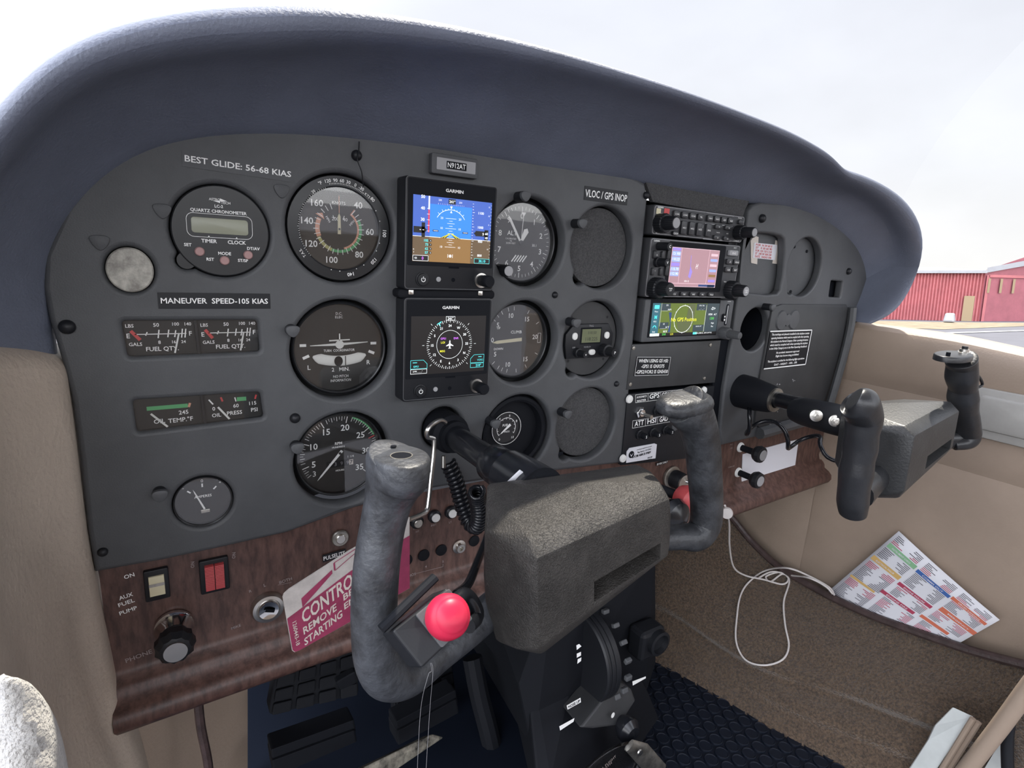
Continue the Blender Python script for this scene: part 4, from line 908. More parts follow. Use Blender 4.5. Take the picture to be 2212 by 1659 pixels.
b.frame(sx1-.0080, -.0160, .0140, .0042, .0003, y2); b.text('210°', sx1-.0065, -.0160, .0022, y2, bold=.02); b.mt('s_white'); b.text('DTK _ _ _°', sx0+.0068, -.0185, .0014, y2, bold=.01); b.frame(sx0+.0077, -.0185, .0155, .0042, .0003, y2)
b.build('screen', T2)
# bracket between the displays
t = thing('mounting_bracket', 'black bracket with two small metal tabs between the two square displays', 'bracket', (GX+GW/2, -.006, -.0495))
b = MB().mt('matte'); b.plate(0, 0, GW+.008, .0075, .003, -.009, .004, .0012); b.build('bar', t, smooth=True)
for x in (-.036, .031): b = MB().mt('metal'); b.plate(x, .0015, .0046, .0042, .0004, -.0105, -.0085, .0003); b.build('tab', t, smooth=True)
for k, (z, s_) in enumerate(((0, ''), (-.0975, ''))):
    pass
# registration plate
p = at(977, 360, 0); t = thing('registration_plate', 'small framed plate reading N912AT above the upper display', 'nameplate', p)
b = MB().mt('panel'); b.plate(0, 0, .044, .0165, .0015, -.006, .001, .0008); b.build('frame', t, smooth=True)
b = MB().mt('gprint'); b.plate(.001, .0002, .0370, .0098, .0005, -.0064, -.0058, .0001); b.build('insert', t)
b = MB().mt('matte'); b.rect(.001, 0, .0190, .0062, -.0066); b.mt('wprint'); b.text('N912AT', .001, 0, .0042, -.0068, w=.0172, bold=.012); b.build('lettering', t)
# stick-on labels
def label_strip(px, py, w_, h_, txt, lab, ang=0, th=.0036, tw=None, m='black', nm='label_strip', tm='wprint', Y=-.0002):
    p = at(px, py, Y); t = thing(nm, lab, 'label', p, rot=(0, -ang, 0))
    b = MB().mt(m); b.plate(0, 0, w_, h_, .0002, -.0003, .0002, 0); b.build('backing', t)
    b = MB().mt(tm)
    ls = txt.split('\n')
    for i, s_ in enumerate(ls): b.text(s_, 0, ((len(ls)-1)/2-i)*th*1.55, th, -.0005, w=(tw[i] if isinstance(tw, (list, tuple)) else tw), bold=.015)
    b.build('lettering', t); return t
label_strip(519, 360, .0720, .0110, 'BEST GLIDE: 56-68 KIAS', 'label strip reading BEST GLIDE: 56-68 KIAS', -.035, .0042, .0690, 'panel')
label_strip(468, 650, .0735, .0115, 'MANEUVER  SPEED-105 KIAS', 'black label strip reading MANEUVER SPEED-105 KIAS', 0, .0040, .0700)
label_strip(1310, 423, .0590, .0135, 'VLOC / GPS INOP', 'black label strip reading VLOC / GPS INOP', 0, .0072, .0570)
# ================================================================ RADIO STACK
SXL, SW = .3393, .1588; SCX = SXL+SW/2
def body(nm, label, z, h, cat):
    t = thing(nm, label, cat, (SCX, -.0036, z-h/2))
    b = MB().mt('radio'); b.plate(0, 0, SW, h-.0008, .003, 0, .045, .0010); b.build('case', t, smooth=True)
    o_ = rrect(0, 0, SW-.0020, h-.0028, .003); i_ = rrect(0, 0, SW-.0032, h-.0040, .0026); n_ = len(o_); b = MB().mt('gprint'); b.add([(p[0], -.0002, p[1]) for p in o_+i_], [(k, (k+1) % n_, n_+(k+1) % n_, n_+k) for k in range(n_)]); b.build('edge_line', t)
    return t
def btn(t, x, z, w_, h_, s_=None, th=.0019, m='key', r=.0014, c=.0008):
    b = MB().mt(m); b.plate(x, z, w_, h_, min(r, h_*.45), -.0030, 0, c, 3)
    o = b.build('button', t, smooth=True)
    if s_: b = MB().mt('wprint'); b.text(s_, x, z-.0003, th, -.0032, bold=.01); b.build('legend', o)
# audio panel
A = body('audio_selector', 'narrow audio panel with many small black keys, top of the radio stack', .0509, .0330, 'radio')
X = lambda u: (u-.5)*SW; Z = lambda v: (.5-v)*.0330
b = MB().mt('cream'); b.rect(X(.045), Z(.22), .0070, .0060, -.0004); b.mt('red'); b.rect(X(.125), Z(.18), .0085, .0055, -.0004); b.mt('tape'); b.rect(X(.105), Z(.31), .0150, .0028, -.0005)
b.mt('wprint'); b.text('GARMIN', X(.06), Z(.09), .0018, -.0005, bold=.02); b.text('PILOT', X(.06), Z(.93), .0018, -.0005); b.text('COPILOT', X(.93), Z(.93), .0018, -.0005); b.text('MARKER', X(.935), Z(.10), .0014, -.0005); b.text('MAN SQ', X(.70), Z(.70), .0012, -.0005); b.text('SPLIT', X(.81), Z(.70), .0012, -.0005); b.build('lettering', A)
for k, s_ in enumerate(('COM1', 'COM2', 'COM3', 'TEL')): btn(A, X(.215+.085*k), Z(.24), .0098, .0072, s_)
for k, s_ in enumerate(('NAV1', 'NAV2', 'ADF', 'AUX')): btn(A, X(.575+.080*k), Z(.24), .0096, .0072, s_)
btn(A, X(.94), Z(.24), .0088, .0050, None); btn(A, X(.225), Z(.88), .0090, .0046, 'CREW')
for k, s_ in enumerate(('MIC1', 'MIC2', 'MIC3')): btn(A, X(.305+.085*k), Z(.66), .0092, .0150, s_)
btn(A, X(.575), Z(.66), .0092, .0150, 'SPKR')
for x in (.685, .800):
    for v, s_ in ((.50, 'HI'), (.88, 'LO')): btn(A, X(x), Z(v), .0125, .0052, s_, .0015)
b = MB().mt('gprint'); b.line(X(.54), Z(.06), X(.86), Z(.06), .0008, -.0004); b.line(X(.54), Z(.43), X(.86), Z(.43), .0008, -.0004); b.line(X(.54), Z(.97), X(.86), Z(.97), .0006, -.0004); b.plate(X(.515), Z(.55), .0026, .0040, .001, -.0006, 0, 0); b.build('divider_lines', A)
knob(A, X(.065), Z(.60), [(.0105, 0), (.0105, -.010), (.0095, -.011), (.0076, -.011), (.0070, -.024), (.0064, -.025), (0, -.025)], cap='gprint', knurl=24)
knob(A, X(.925), Z(.62), [(.0088, 0), (.0088, -.010), (.0080, -.011), (.0066, -.011), (.0062, -.024), (.0056, -.025), (0, -.025)], cap='gprint', knurl=24)
# nav com
B = body('navigation_radio', 'tall navigation radio with faded pink map screen in the middle of the stack', .0157, .0670, 'radio')
Z = lambda v: (.5-v)*.0670
b = MB().mt('matte'); b.plate(X(.505), Z(.46), .100, .0560, .002, -.0006, 0, .0002); b.build('screen_surround', B)
b = MB(); x0, x1, z0, z1 = X(.22), X(.745), Z(.80), Z(.13); y = -.0009
R4(x0, z0, x1, z1, 's_pink', y); xl_ = x0+.0165; 
for k, (m, v0, v1) in enumerate((('s_violet', .0, .08), ('s_lblue', .09, .22), ('s_lblue', .23, .37), ('s_violet', .38, .48), ('s_lblue', .49, .60), ('s_lblue', .61, .73))): R4(x0+.0012, z1-(z1-z0)*v1, xl_-.0012, z1-(z1-z0)*v0-.0003, m, y-.0001)
b.mt('s_white')
for s_, v in (('121.900', .16), ('118.225', .30), ('115.70', .55), ('112.90', .67)): b.text(s_, (x0+xl_)/2, z1-(z1-z0)*v, .0032, y-.0003, w=.0125)
b.mt('s_line'); b.line(xl_, z0+.004, xl_, z1, .0006, y-.0002); b.line(x0, z0+.004, x1, z0+.004, .0006, y-.0002); b.line(x1-.018, z0+.004, x1-.018, z1, .0006, y-.0002); b.frame((x0+x1)/2, (z0+z1)/2, x1-x0, z1-z0, .0006, y-.0002)
b.mt('s_violet'); b.line(xl_+.017, z1-.008, xl_+.018, z0+.022, .0007, y-.0002); b.poly([(xl_+.016, z0+.012), (xl_+.020, z0+.010), (xl_+.022, z0+.018), (xl_+.018, z0+.024)], y-.0002)
for k in range(7): b.mt(('s_line', 's_lblue', 's_line', 's_lblue', 's_brown', 's_violet', 's_slate')[k]); b.rect(x1-.0085, z1-.006-.0062*k, .0125, .0030, y-.0003)
b.mt('s_navy'); b.rect(x1-.016, z0+.002, .030, .0026, y-.0003); b.mt('s_white'); b.text('300-12', xl_+.014, z0+.0068, .0022, y-.0003); c_ = V((xl_+.029, (z0+z1)/2+.002)); b.line(c_.x-.0015, c_.y-.003, c_.x-.0010, c_.y+.003, .0004, y-.0003); b.line(c_.x+.0012, c_.y-.003, c_.x+.0017, c_.y+.003, .0004, y-.0003); b.line(c_.x-.002, c_.y-.001, c_.x+.002, c_.y+.0014, .0004, y-.0003)
b.build('screen', B)
b = MB().mt('wprint'); b.text('GARMIN', X(.06), Z(.055), .0018, -.0005, bold=.02); b.text('PWR', X(.07), Z(.285), .0015, -.0005); b.text('VLOC', X(.065), Z(.545), .0015, -.0005); b.text('COM', X(.09), Z(.67), .0020, -.0005, bold=.02); b.text('DFLT', X(.93), Z(.06), .0018, -.0005); b.text('PUSH', X(.865), Z(.685), .0015, -.0005); b.text('GPS', X(.945), Z(.685), .0018, -.0005); b.build('lettering', B)
btn(B, X(.905), Z(.155), .0170, .0066, 'RNG', .0026, 'gprint')
for x, v, s_ in ((.870, .315, '-D'), (.955, .315, 'MENU'), (.865, .46, 'CLR'), (.950, .46, 'ENT')): btn(B, X(x), Z(v), .0105, .0066, s_, .0022)
for k, s_ in enumerate(('CDI', 'OBS', 'MSG', 'FPL', 'PROC')): btn(B, X(.285+.105*k), Z(.925), .0105, .0050, s_, .0018)
for v in (.25, .53): btn(B, X(.185), Z(v), .0052, .0125, None); btn(B, X(.045), Z(v+.03), .0042, .0085, None); btn(B, X(.125), Z(v+.03), .0042, .0085, None)
knob(B, X(.085), Z(.14), [(.0046, 0), (.0046, -.016), (.0042, -.017), (0, -.017)], capt='C', caph=.003)
knob(B, X(.085), Z(.40), [(.0058, 0), (.0058, -.004), (.0046, -.0045), (.0046, -.015), (.0042, -.016), (0, -.016)], capt='V', caph=.003)
knob(B, X(.085), Z(.83), [(.0120, 0), (.0120, -.010), (.0108, -.0115), (.0082, -.0115), (.0076, -.024), (.0070, -.025), (0, -.025)], capt='PUSH\nC/V', caph=.0016, knurl=26)
knob(B, X(.930), Z(.83), [(.0115, 0), (.0115, -.010), (.0104, -.0115), (.0078, -.0115), (.0072, -.024), (.0066, -.025), (0, -.025)], capt='PUSH\nCRSR', caph=.0016, knurl=26, cap='gprint')
# touch screen navigator
C_ = body('touchscreen_navigator', 'flat touchscreen navigator showing a green map and No GPS Position', -.0523, .0508, 'radio')
Z = lambda v: (.5-v)*.0508
b = MB().mt('panel'); b.plate(0, 0, SW-.001, .0495, .002, -.0025, 0, .0010); b.build('faceplate', C_, smooth=True)
b = MB().mt('matte'); b.plate(X(.440), Z(.45), .1220, .0440, .001, -.0030, -.002, .0002); b.build('screen_surround', C_)
b = MB(); x0, x1, z0, z1 = X(.075), X(.815), Z(.855), Z(.095); y = -.0033; H_ = z1-z0; W_ = x1-x0; px_ = lambda u: x0+W_*u; pz_ = lambda v: z1-H_*v
R4(x0, z0, x1, z1, 's_olive', y); R4(px_(0), pz_(1), px_(.11), z1, 's_teal', y-.0001); R4(px_(.80), pz_(1), x1, z1, 's_slate', y-.0001)
R4(px_(.115), pz_(.22), px_(.25), pz_(.01), 's_slate', y-.0001); R4(px_(.12), pz_(.78), px_(.25), pz_(.58), 's_slate', y-.0001); R4(px_(.64), pz_(.22), px_(.79), pz_(.01), 's_slate', y-.0001); R4(px_(.62), pz_(.90), px_(.79), pz_(.68), 's_slate', y-.0001)
b.mt('s_navy'); b.poly([(px_(.235), pz_(.28)), (px_(.275), pz_(.28)), (px_(.285), pz_(.88)), (px_(.25), pz_(.90)), (px_(.27), pz_(.6))], y-.00012)
b.mt('s_olive2'); b.poly([(px_(.36), pz_(.5)), (px_(.60), pz_(.5)), (px_(.58), pz_(.9)), (px_(.40), pz_(.9))], y-.0001); b.poly([(px_(.52), pz_(.02)), (px_(.62), pz_(.02)), (px_(.62), pz_(.6)), (px_(.5), pz_(.5))], y-.0001)
R4(x0, z0, x1, pz_(.91), 's_black', y-.00015)
b.mt('s_white'); b.rect(px_(.065), pz_(.955), W_*.13, H_*.085, y-.0003); c_ = V((px_(.46), pz_(.49))); ra = H_*.42; b.ring(c_.x, c_.y, ra-.0003, ra+.0003, y-.0003)
for a in range(0, 360, 30): b.tick(c_.x, c_.y, ra, ra+.0012, a, .0004, y-.0003)
b.text('DIS', px_(.20), pz_(.06), .0018, y-.0004); b.text('_____NM', px_(.195), pz_(.20), .0024, y-.0004, w=W_*.13); b.text('GS', px_(.18), pz_(.63), .0018, y-.0004); b.text('____KT', px_(.195), pz_(.74), .0024, y-.0004, w=W_*.13); b.text('N X', px_(.21), pz_(.86), .0026, y-.0004, bold=.02); b.text('DTK  TRK', px_(.715), pz_(.07), .0016, y-.0004); b.text('___° ___°', px_(.715), pz_(.18), .0018, y-.0004); b.text('Menu', px_(.055), pz_(.25), .0018, y-.0004)
b.text('MSG', px_(.05), pz_(.55), .0018, y-.0004); b.text('Back', px_(.05), pz_(.86), .0018, y-.0004); b.text('XPDR   ALT', px_(.90), pz_(.35), .0022, y-.0004, bold=.01); b.text('Flight', px_(.92), pz_(.64), .0019, y-.0004); b.text('Plan', px_(.92), pz_(.74), .0019, y-.0004); b.text('-D>', px_(.90), pz_(.16), .0038, y-.0004, bold=.01); b.text('GSL/BRG, BFO/PTK', px_(.80), pz_(.95), .0017, y-.0004, w=W_*.26)
b.text('000,000, APT', px_(.705), pz_(.73), .0014, y-.0004); b.rect(px_(.79), pz_(.48), .0004, H_*.85, y-.0004); b.rect(px_(.12), pz_(.35), .0003, H_*.7, y-.0004)
b.mt('s_cyan'); R4(px_(.025), pz_(.17), px_(.09), pz_(.06), 's_cyan', y-.0003); b.text('M', px_(.055), pz_(.42), .0042, y-.0004, bold=.02); b.ring(px_(.052), pz_(.745), .0020, .0030, y-.0004, -90, 100); R4(px_(.63), pz_(.985), px_(.69), pz_(.915), 's_cyan', y-.0003)
b.mt('s_green'); b.text('1200', px_(.90), pz_(.48), .0032, y-.0004, bold=.01); b.text('ENR', px_(.20), pz_(.95), .0024, y-.0004, bold=.01); b.mt('s_yel'); b.text('LOI', px_(.31), pz_(.95), .0024, y-.0004, bold=.01); b.text('No GPS Position', px_(.465), pz_(.50), .0046, y-.0006, w=W_*.38, bold=.012)
b.mt('s_green'); b.text('GPS TEST', px_(.065), pz_(.955), .0018, y-.0005, bold=.01); b.build('screen', C_)
b = MB().mt('wprint'); b.text('GARMIN', X(.93), Z(.045), .0013, -.0030); b.build('lettering', C_)
b = MB().mt('deep'); b.plate(X(.925), Z(.38), .0052, .0270, .002, -.0030, -.002, .0002); b.build('card_slot', C_); b = MB().mt('gprint'); b.plate(X(.925), Z(.38), .0022, .0240, .001, -.0034, -.002, .0002); b.build('card_edge', C_)
b = MB().mt('matte'); b.plate(X(.885), Z(.45), .0060, .0100, .0025, -.0050, -.002, .0010); o = b.build('button', C_, smooth=True); b = MB().mt('wprint'); b.disc(X(.885), Z(.42), .0012, -.0052, 12); b.disc(X(.885), Z(.50), .0014, -.0052, 12); b.build('home_symbol', o)
knob(C_, X(.895), Z(.83), [(.0078, -.002), (.0078, -.013), (.0072, -.014), (.0054, -.014), (.0050, -.028), (.0042, -.030), (0, -.0305)], m='panel', knurl=26)
# blank plate and switch panel
t = thing('blank_panel', 'black blank plate with a small text placard below the radio stack', 'blank panel')
b = MB().mt('panel2'); b.prism([pt2(*p) for p in [(1364, 744), (1556, 735), (1543, 826), (1352, 842)]], -.001, .004, .0006); b.build('plate', t, smooth=True)
for px, py in ((1368, 752), (1361, 830), (1521, 817), (1534, 745)):
    b = MB().mt('dullmetal'); b.lathe([(.0024, 0), (.0022, -.001), (0, -.0013)], n=14); b.build('screw', t, smooth=True, loc=at(px, py, -.001))
t = label_strip(1410, 791, .0590, .0235, 'WHEN USING G5 HSI:\n-GPS1 IS GNX375\n-GPS2/VOR2 IS GNS430', 'small black placard reading WHEN USING G5 HSI', -.05, .0043, [.050, .039, .054], Y=-.0012, nm='placard')
b = MB().mt('wprint'); b.frame(0, 0, .057, .0225, .0004, -.0006); b.build('border', t)
SP = thing('switch_panel', 'black avionics switch panel with white lettering, partly behind the yoke grip', 'switch panel')
b = MB().mt('black'); b.prism([pt2(*p) for p in [(1354, 851), (1541, 833), (1520, 985), (1440, 994), (1340, 1004)]], -.002, .004, .0005); b.build('plate', SP, smooth=True)
for px, py in ((1359, 862), (1520, 843), (1345, 990)):
    b = MB().mt('white'); b.lathe([(.0052, 0), (.0046, -.0018), (0, -.0026)], n=20); o = b.build('screw', SP, smooth=True, loc=at(px, py, -.002))
b = MB().mt('wprint'); y = -.0023
def ptx(px, py): p = at(px, py, y); return p.x, p.z
def ptext(b, s_, px, py, h, a=0, w=None, bold=.015): p = at(px, py, y); b.text(s_, p.x, p.z, h, y, a=a, w=w, bold=bold)
ar = .03
for (x0_, y0_), (x1_, y1_) in (((1373, 853), (1508, 837)), ((1373, 870), (1508, 853)), ((1373, 853), (1373, 870)), ((1400, 850), (1400, 867)), ((1427, 847), (1427, 864)), ((1452, 844), (1452, 861)), ((1480, 841), (1480, 857)), ((1508, 837), (1508, 853)), ((1367, 909), (1465, 894)), ((1366, 925), (1464, 908)), ((1367, 909), (1366, 925)), ((1395, 905), (1394, 920)), ((1421, 901), (1420, 916)), ((1447, 897), (1446, 912))):
    b.line(*ptx(x0_, y0_), *ptx(x1_, y1_), .0004, y)
ptext(b, 'AVIONICS', 1386, 857, .0026, ar, .0165); ptext(b, 'MASTER', 1386, 865, .0026, ar, .0150)
for s_, px, py in (('GPS', 1414, 855), ('COM1', 1440, 852), ('XPDR', 1467, 849), ('COM 2', 1494, 845)): ptext(b, s_, px, py, .0062, ar, .0170)
for s_, px, py in (('ATT', 1381, 914), ('HSI', 1408, 909), ('GAD', 1434, 905)): ptext(b, s_, px, py, .0066, ar, .0150)
b.build('lettering', SP)
p = at(1381, 890, -.002); tg = thing('toggle_switch', 'chrome toggle switch with hexagonal nut below the AVIONICS MASTER lettering', 'switch', p)
b = MB().mt('chrome'); b.lathe([(.0072, 0), (.0072, -.003), (.0050, -.0035), (.0046, -.006), (0, -.006)], n=6); b.build('nut', tg); b = MB().mt('metal'); b.tube([(0, -.005, 0), (.001, -.012, -.001), (.0015, -.019, -.0015)], [.0016, .0020, .0026], 12); b.build('lever', tg, smooth=True)
p = at(1420, 886, -.002)
def breaker(px, py, s_, lab):
    p = at(px, py, -.002); t = thing('circuit_breaker', lab, 'circuit breaker', p, 'round push breakers on the switch panel')
    b = MB().mt('black'); b.lathe([(.0068, 0), (.0068, -.0025), (.0052, -.003), (.0050, -.006)], n=8); b.build('collar', t)
    b = MB().mt('matte'); b.lathe([(.0040, -.004), (.0040, -.011), (.0036, -.012), (0, -.012)], n=20); k = b.build('push_button', t, smooth=True)
    b = MB().mt('wprint'); b.text(s_, 0, 0, .0036, -.0123); b.build('rating', k)
breaker(1381, 938, '5', 'black circuit breaker under ATT on the switch panel'); breaker(1409, 934, '5', 'black circuit breaker under HSI on the switch panel'); breaker(1437, 928, '5', 'black circuit breaker under GAD on the switch panel'); breaker(1418, 886, '5', 'black circuit breaker under GPS, beside the toggle switch')
p = at(1458, 921, -.002); b = MB().mt('panel'); b.lathe([(.0060, 0), (.0056, -.001), (0, -.0014)], n=24); b.build('hole_plug', SP, smooth=True, loc=p)
# white sticker
st = thing('sticker', 'white registration sticker with round emblem under the switch panel', 'sticker')
b = MB().mt('paper'); y = -.0032; b.prism([ptx(*p) for p in [(1353, 1000), (1416, 990), (1419, 960), (1414, 958), (1360, 968), (1354, 976)]], -.0032, -.0024, 0); b.build('sheet', st)
b = MB().mt('matte'); y = -.0035; p = at(1364, 982, y); b.disc(p.x, p.z, .0046, y, 20); b.mt('paper'); b.poly([(p.x-.003, p.z+.002), (p.x, p.z-.001), (p.x+.003, p.z+.002), (p.x, p.z-.003)], y-.0002); b.mt('matte')
ptext(b, 'www.beaconregistration.noaa.gov', 1392, 968, .0016, .06, .026); ptext(b, 'Reg. Expires 12/15/2022', 1392, 974, .0022, .06, .023); ptext(b, '2DC88 ABBCB FFBFF', 1386, 982, .0030, .06, .032, .03); ptext(b, '000180', 1404, 988, .0020, .06); ptext(b, 'Proof of registration', 1390, 996, .0018, .06, .028); b.build('lettering', st)
# dark strip painted in as the shade of the gap beside the stack
b = MB().mt('deep'); b.prism([pt2(*p, .004) for p in [(1556, 735), (1586, 735), (1572, 860), (1556, 960), (1524, 975), (1543, 826)]], .006, .012, .001); tag(b.build('gap_shade', smooth=True), 'dark vertical strip standing in for the shaded gap between the radio stack and the right panel', 'strip')
# taped calibration card on the right blank plate
cd = thing('calibration_card', 'small pale compass card taped on the square blank plate', 'card')
y = .0120; b = MB().mt('tape')
for q in ([(1623, 568), (1636, 571), (1639, 512), (1630, 509), (1622, 520)], [(1669, 569), (1685, 571), (1690, 524), (1676, 519)]): b.prism([pt2(*p, y) for p in q], .0122, .0128, 0)
b.build('tape', cd); b = MB().mt('paper'); b.prism([pt2(*p, y) for p in [(1626, 557), (1673, 562), (1679, 529), (1629, 524)]], .0116, .0122, 0); b.build('sheet', cd)
b = MB().mt('red'); y = .0113
for k, (s_) in enumerate(('FOR  N 30 60 E', 'ST   0 30 60 90', 'FOR 120 150 S 210', 'ST  240 W 300 330', 'DATE   RADIO ON')): ptext(b, s_, 1651+(-k*.6), 530.5+6.2*k, .0028, -.02, .036)
b.build('lettering', cd)
# ================================================================ WOOD PANEL CONTROLS
YW = 0.
def zw(x): return zl+(zr-zl)*(x-xl)/(xr-xl)
def wthing(nm, px, py, lab, cat, group=None, Y=.0055): return thing(nm, lab, cat, at(px, py, Y), group)
t = wthing('rocker_switch', 339, 1260, 'white rocker switch in a black frame beside AUX FUEL PUMP lettering', 'switch'); 
b = MB().mt('black'); b.plate(0, 0, .0165, .0265, .0012, -.003, .001, .0008); b.build('frame', t, smooth=True)
b = MB().mt('cream'); b.prism([(-.0052, -.0085), (.0052, -.0085), (.0052, .0085), (-.0052, .0085)], -.0045, .0, .0006); b.build('rocker', t, smooth=True); b = MB().mt('dullmetal'); b.rect(0, .0012, .0104, .0026, -.0048); b.build('groove', t)
t = wthing('master_switch', 463, 1240, 'red split master rocker switch in a black frame', 'switch')
b = MB().mt('black'); b.plate(0, 0, .0212, .0300, .0012, -.003, .001, .0008); b.build('frame', t, smooth=True)
for s_ in (-1, 1):
    b = MB().mt('switchred'); n_ = 16
    rows = []
    for k in range(2*n_+1):
        z = -.0112+.0224*k/(2*n_); rows.append([V((s_*.0036-.0033, -.0062 - .0016*(k/(2*n_)-.5) + (.0005 if k % 2 else 0), z)), V((s_*.0036+.0033, -.0062- .0016*(k/(2*n_)-.5) + (.0005 if k % 2 else 0), z))])
    b.grid(rows); b.box(s_*.0036, -.0028, 0, .0066, .0055, .0224); b.build('rocker', t)
t = wthing('light_knob', 376, 1352, 'black and chrome knob with silver centre at the lower left of the woodgrain panel', 'knob', Y=.004)
b = MB().mt('chrome'); b.lathe([(.0140, 0), (.0140, -.003), (.0125, -.005), (.0105, -.012), (.0100, -.014)], n=36); b.build('skirt', t, smooth=True)
b = MB().mt('black'); b.lathe([(.0095, -.012), (.0095, -.020)], n=28)
vs = []; n_ = 36
b.lathe([(.0115, -.018), (.0140, -.021), (.0142, -.028), (.0110, -.033), (.0085, -.034)], knurl=11, kd=.10); k_ = b.build('knob', t, smooth=True, ang=25)
b = MB().mt('metal'); b.lathe([(.0082, -.0338), (.0080, -.0352), (0, -.0352)], n=32); b.build('knob_cap', k_, smooth=True)
t = wthing('ignition_lock', 578, 1310, 'round chrome ignition key lock at the left of the crimson flag', 'lock')
b = MB().mt('metal'); b.lathe([(.0140, 0), (.0140, -.0025), (.0125, -.0050), (.0098, -.0055), (.0090, -.0045)], n=40); b.build('ring', t, smooth=True)
b = MB().mt('chrome'); b.lathe([(.0088, -.003), (.0088, -.0060), (.0080, -.0072), (.003, -.0058), (0, -.0058)], n=36); o = b.build('key_barrel', t, smooth=True); b = MB().mt('deep'); b.rect(.0008, 0, .0078, .0028, -.0076, -.35); b.build('keyway', o)
t = wthing('jack', 734, 1161, 'round metal push button with worn face above the PULSELITE label', 'button'); b = MB().mt('dullmetal'); b.lathe([(.0078, 0), (.0078, -.002), (.0070, -.003), (.0056, -.003)], n=32); b.build('ring', t, smooth=True)
b = MB().mt('matte'); b.lathe([(.0056, -.001), (.0050, -.0022), (.0046, -.0022)], n=28); b.build('washer', t); b = MB().mt('metal'); b.lathe([(.0045, 0), (.0045, -.004), (.0038, -.0046), (0, -.0046)], n=28); b.build('push_button', t, smooth=True)
label_strip(722, 1200, .0210, .0072, 'PULSELITE', 'small black label reading PULSELITE half behind the crimson flag', .06, .0040, .0195, Y=.0045)
for px, py, lab, m in ((899, 1126, 'round breaker button behind the metal rod, left of the row of three', 'dullmetal'), (937, 1114, 'round breaker with pale centre, middle of the row of three', 'white'), (973, 1105, 'round breaker with pale centre beside the coiled black cord', 'white')):
    t = wthing('breaker_button', px, py, lab, 'circuit breaker', 'pale centred breakers on the woodgrain')
    b = MB().mt('black'); b.lathe([(.0068, 0), (.0066, -.0035), (.0050, -.005)], n=28); b.build('collar', t, smooth=True); b = MB().mt(m); b.lathe([(.0044, -.003), (.0044, -.0062), (.0038, -.0068), (0, -.0068)], n=24); o = b.build('push_button', t, smooth=True)
t = thing('hole_plugs', 'x', 'y'); bpy.data.objects.remove(t)
for px, py, lab in ((878, 1210, 'black round plug just right of the yoke grip on the woodgrain'), (915, 1199, 'second black round plug from the grip on the woodgrain'), (953, 1188, 'black round plug left of the small metal jack'), (1024, 1168, 'black round plug right of the small metal jack')):
    t = wthing('hole_plug', px, py, lab, 'plug', 'black round plugs in the woodgrain'); b = MB().mt('matte'); b.lathe([(.0062, 0), (.0060, -.0012), (.0040, -.0018), (0, -.0020)], n=28); b.build('disc', t, smooth=True)
t = wthing('audio_jack', 991, 1180, 'small metal jack socket among the black plugs', 'jack'); b = MB().mt('metal'); b.lathe([(.0074, 0), (.0074, -.0015), (.0050, -.002), (.0046, -.006), (.0024, -.006), (.0020, -.002), (0, -.002)], n=32); b.build('socket', t, smooth=True)
t = wthing('power_socket', 1449, 1029, 'round metal power socket with plug and switch cap right of the white sticker', 'socket')
b = MB().mt('dullmetal'); b.lathe([(.0150, 0), (.0150, -.003), (.0125, -.004)], n=36); b.build('flange', t, smooth=True)
b = MB().mt('black'); b.lathe([(.0125, 0), (.0118, -.020), (.0112, -.021)], .003, -.002, n=32); b.build('plug_body', t, smooth=True); b = MB().mt('metal'); b.lathe([(.0116, -.0205), (.0116, -.0225), (.0100, -.0225)], .003, -.002, n=32); b.build('plug_ring', t, smooth=True)
b = MB().mt('matte'); b.lathe([(.0100, -.021), (.0098, -.0222), (0, -.0222)], .003, -.002, n=32); b.mt('s_cyan'); b.rect(.004, -.0080, .008, .0007, -.0225, .1); b.build('plug_face', t)
b = MB().mt('metal'); b.tube([(.004, -.020, 0), (.012, -.034, .0006), (.020, -.046, .001)], .0024, 12); b.build('plug_pin', t, smooth=True); b = MB().mt('white'); b.tube([(.019, -.044, .001), (.024, -.052, .0012), (.027, -.057, .000)], [.0026, .0045, .0035], 12); b.build('pin_tip', t, smooth=True)
label_strip(1430, 1000, .0210, .0042, '28 VDC ONLY', 'tiny black label reading 28 VDC ONLY above the power socket', .05, .0026, .0200, Y=.0045)
def cabin_pull(px, py, lab):
    t = wthing('pull_knob', px, py, lab, 'knob', 'black cabin air pull knobs')
    b = MB().mt('white'); b.lathe([(.0075, 0), (.0070, -.002), (.005, -.003)], n=24); b.build('collar', t, smooth=True)
    b = MB().mt('matte'); b.lathe([(.0046, 0), (.0046, -.026)], n=20); b.build('stem', t, smooth=True)
    b = MB().mt('black'); b.lathe([(.0060, -.022), (.0105, -.026), (.0125, -.031), (.0115, -.036), (.0080, -.0375)], n=14); k = b.build('knob', t, smooth=True, ang=25); b = MB().mt('gprint'); b.lathe([(.0078, -.0374), (.0074, -.0382), (0, -.0382)], n=24); b.build('knob_cap', k, smooth=True)
cabin_pull(1599, 966, 'upper black pull knob at the left of the white tape patch'); cabin_pull(1594, 1020, 'lower black pull knob at the left of the white tape patch')
b = MB().mt('paper'); b.prism(smooth_poly([pt2(*p, .0055) for p in [(1601, 1042), (1716, 1008), (1724, 949), (1690, 957), (1604, 981)]], 0), .0045, .0056, 0); tag(b.build('tape_patch'), 'blank white tape patch on the right end of the woodgrain panel', 'tape')
b = MB().mt('dimprint'); y = .0056-.0003
for s_, px, py, h, a in (('ON', 278, 1243, .0036, .18),): pass
b = MB().mt('wprint')
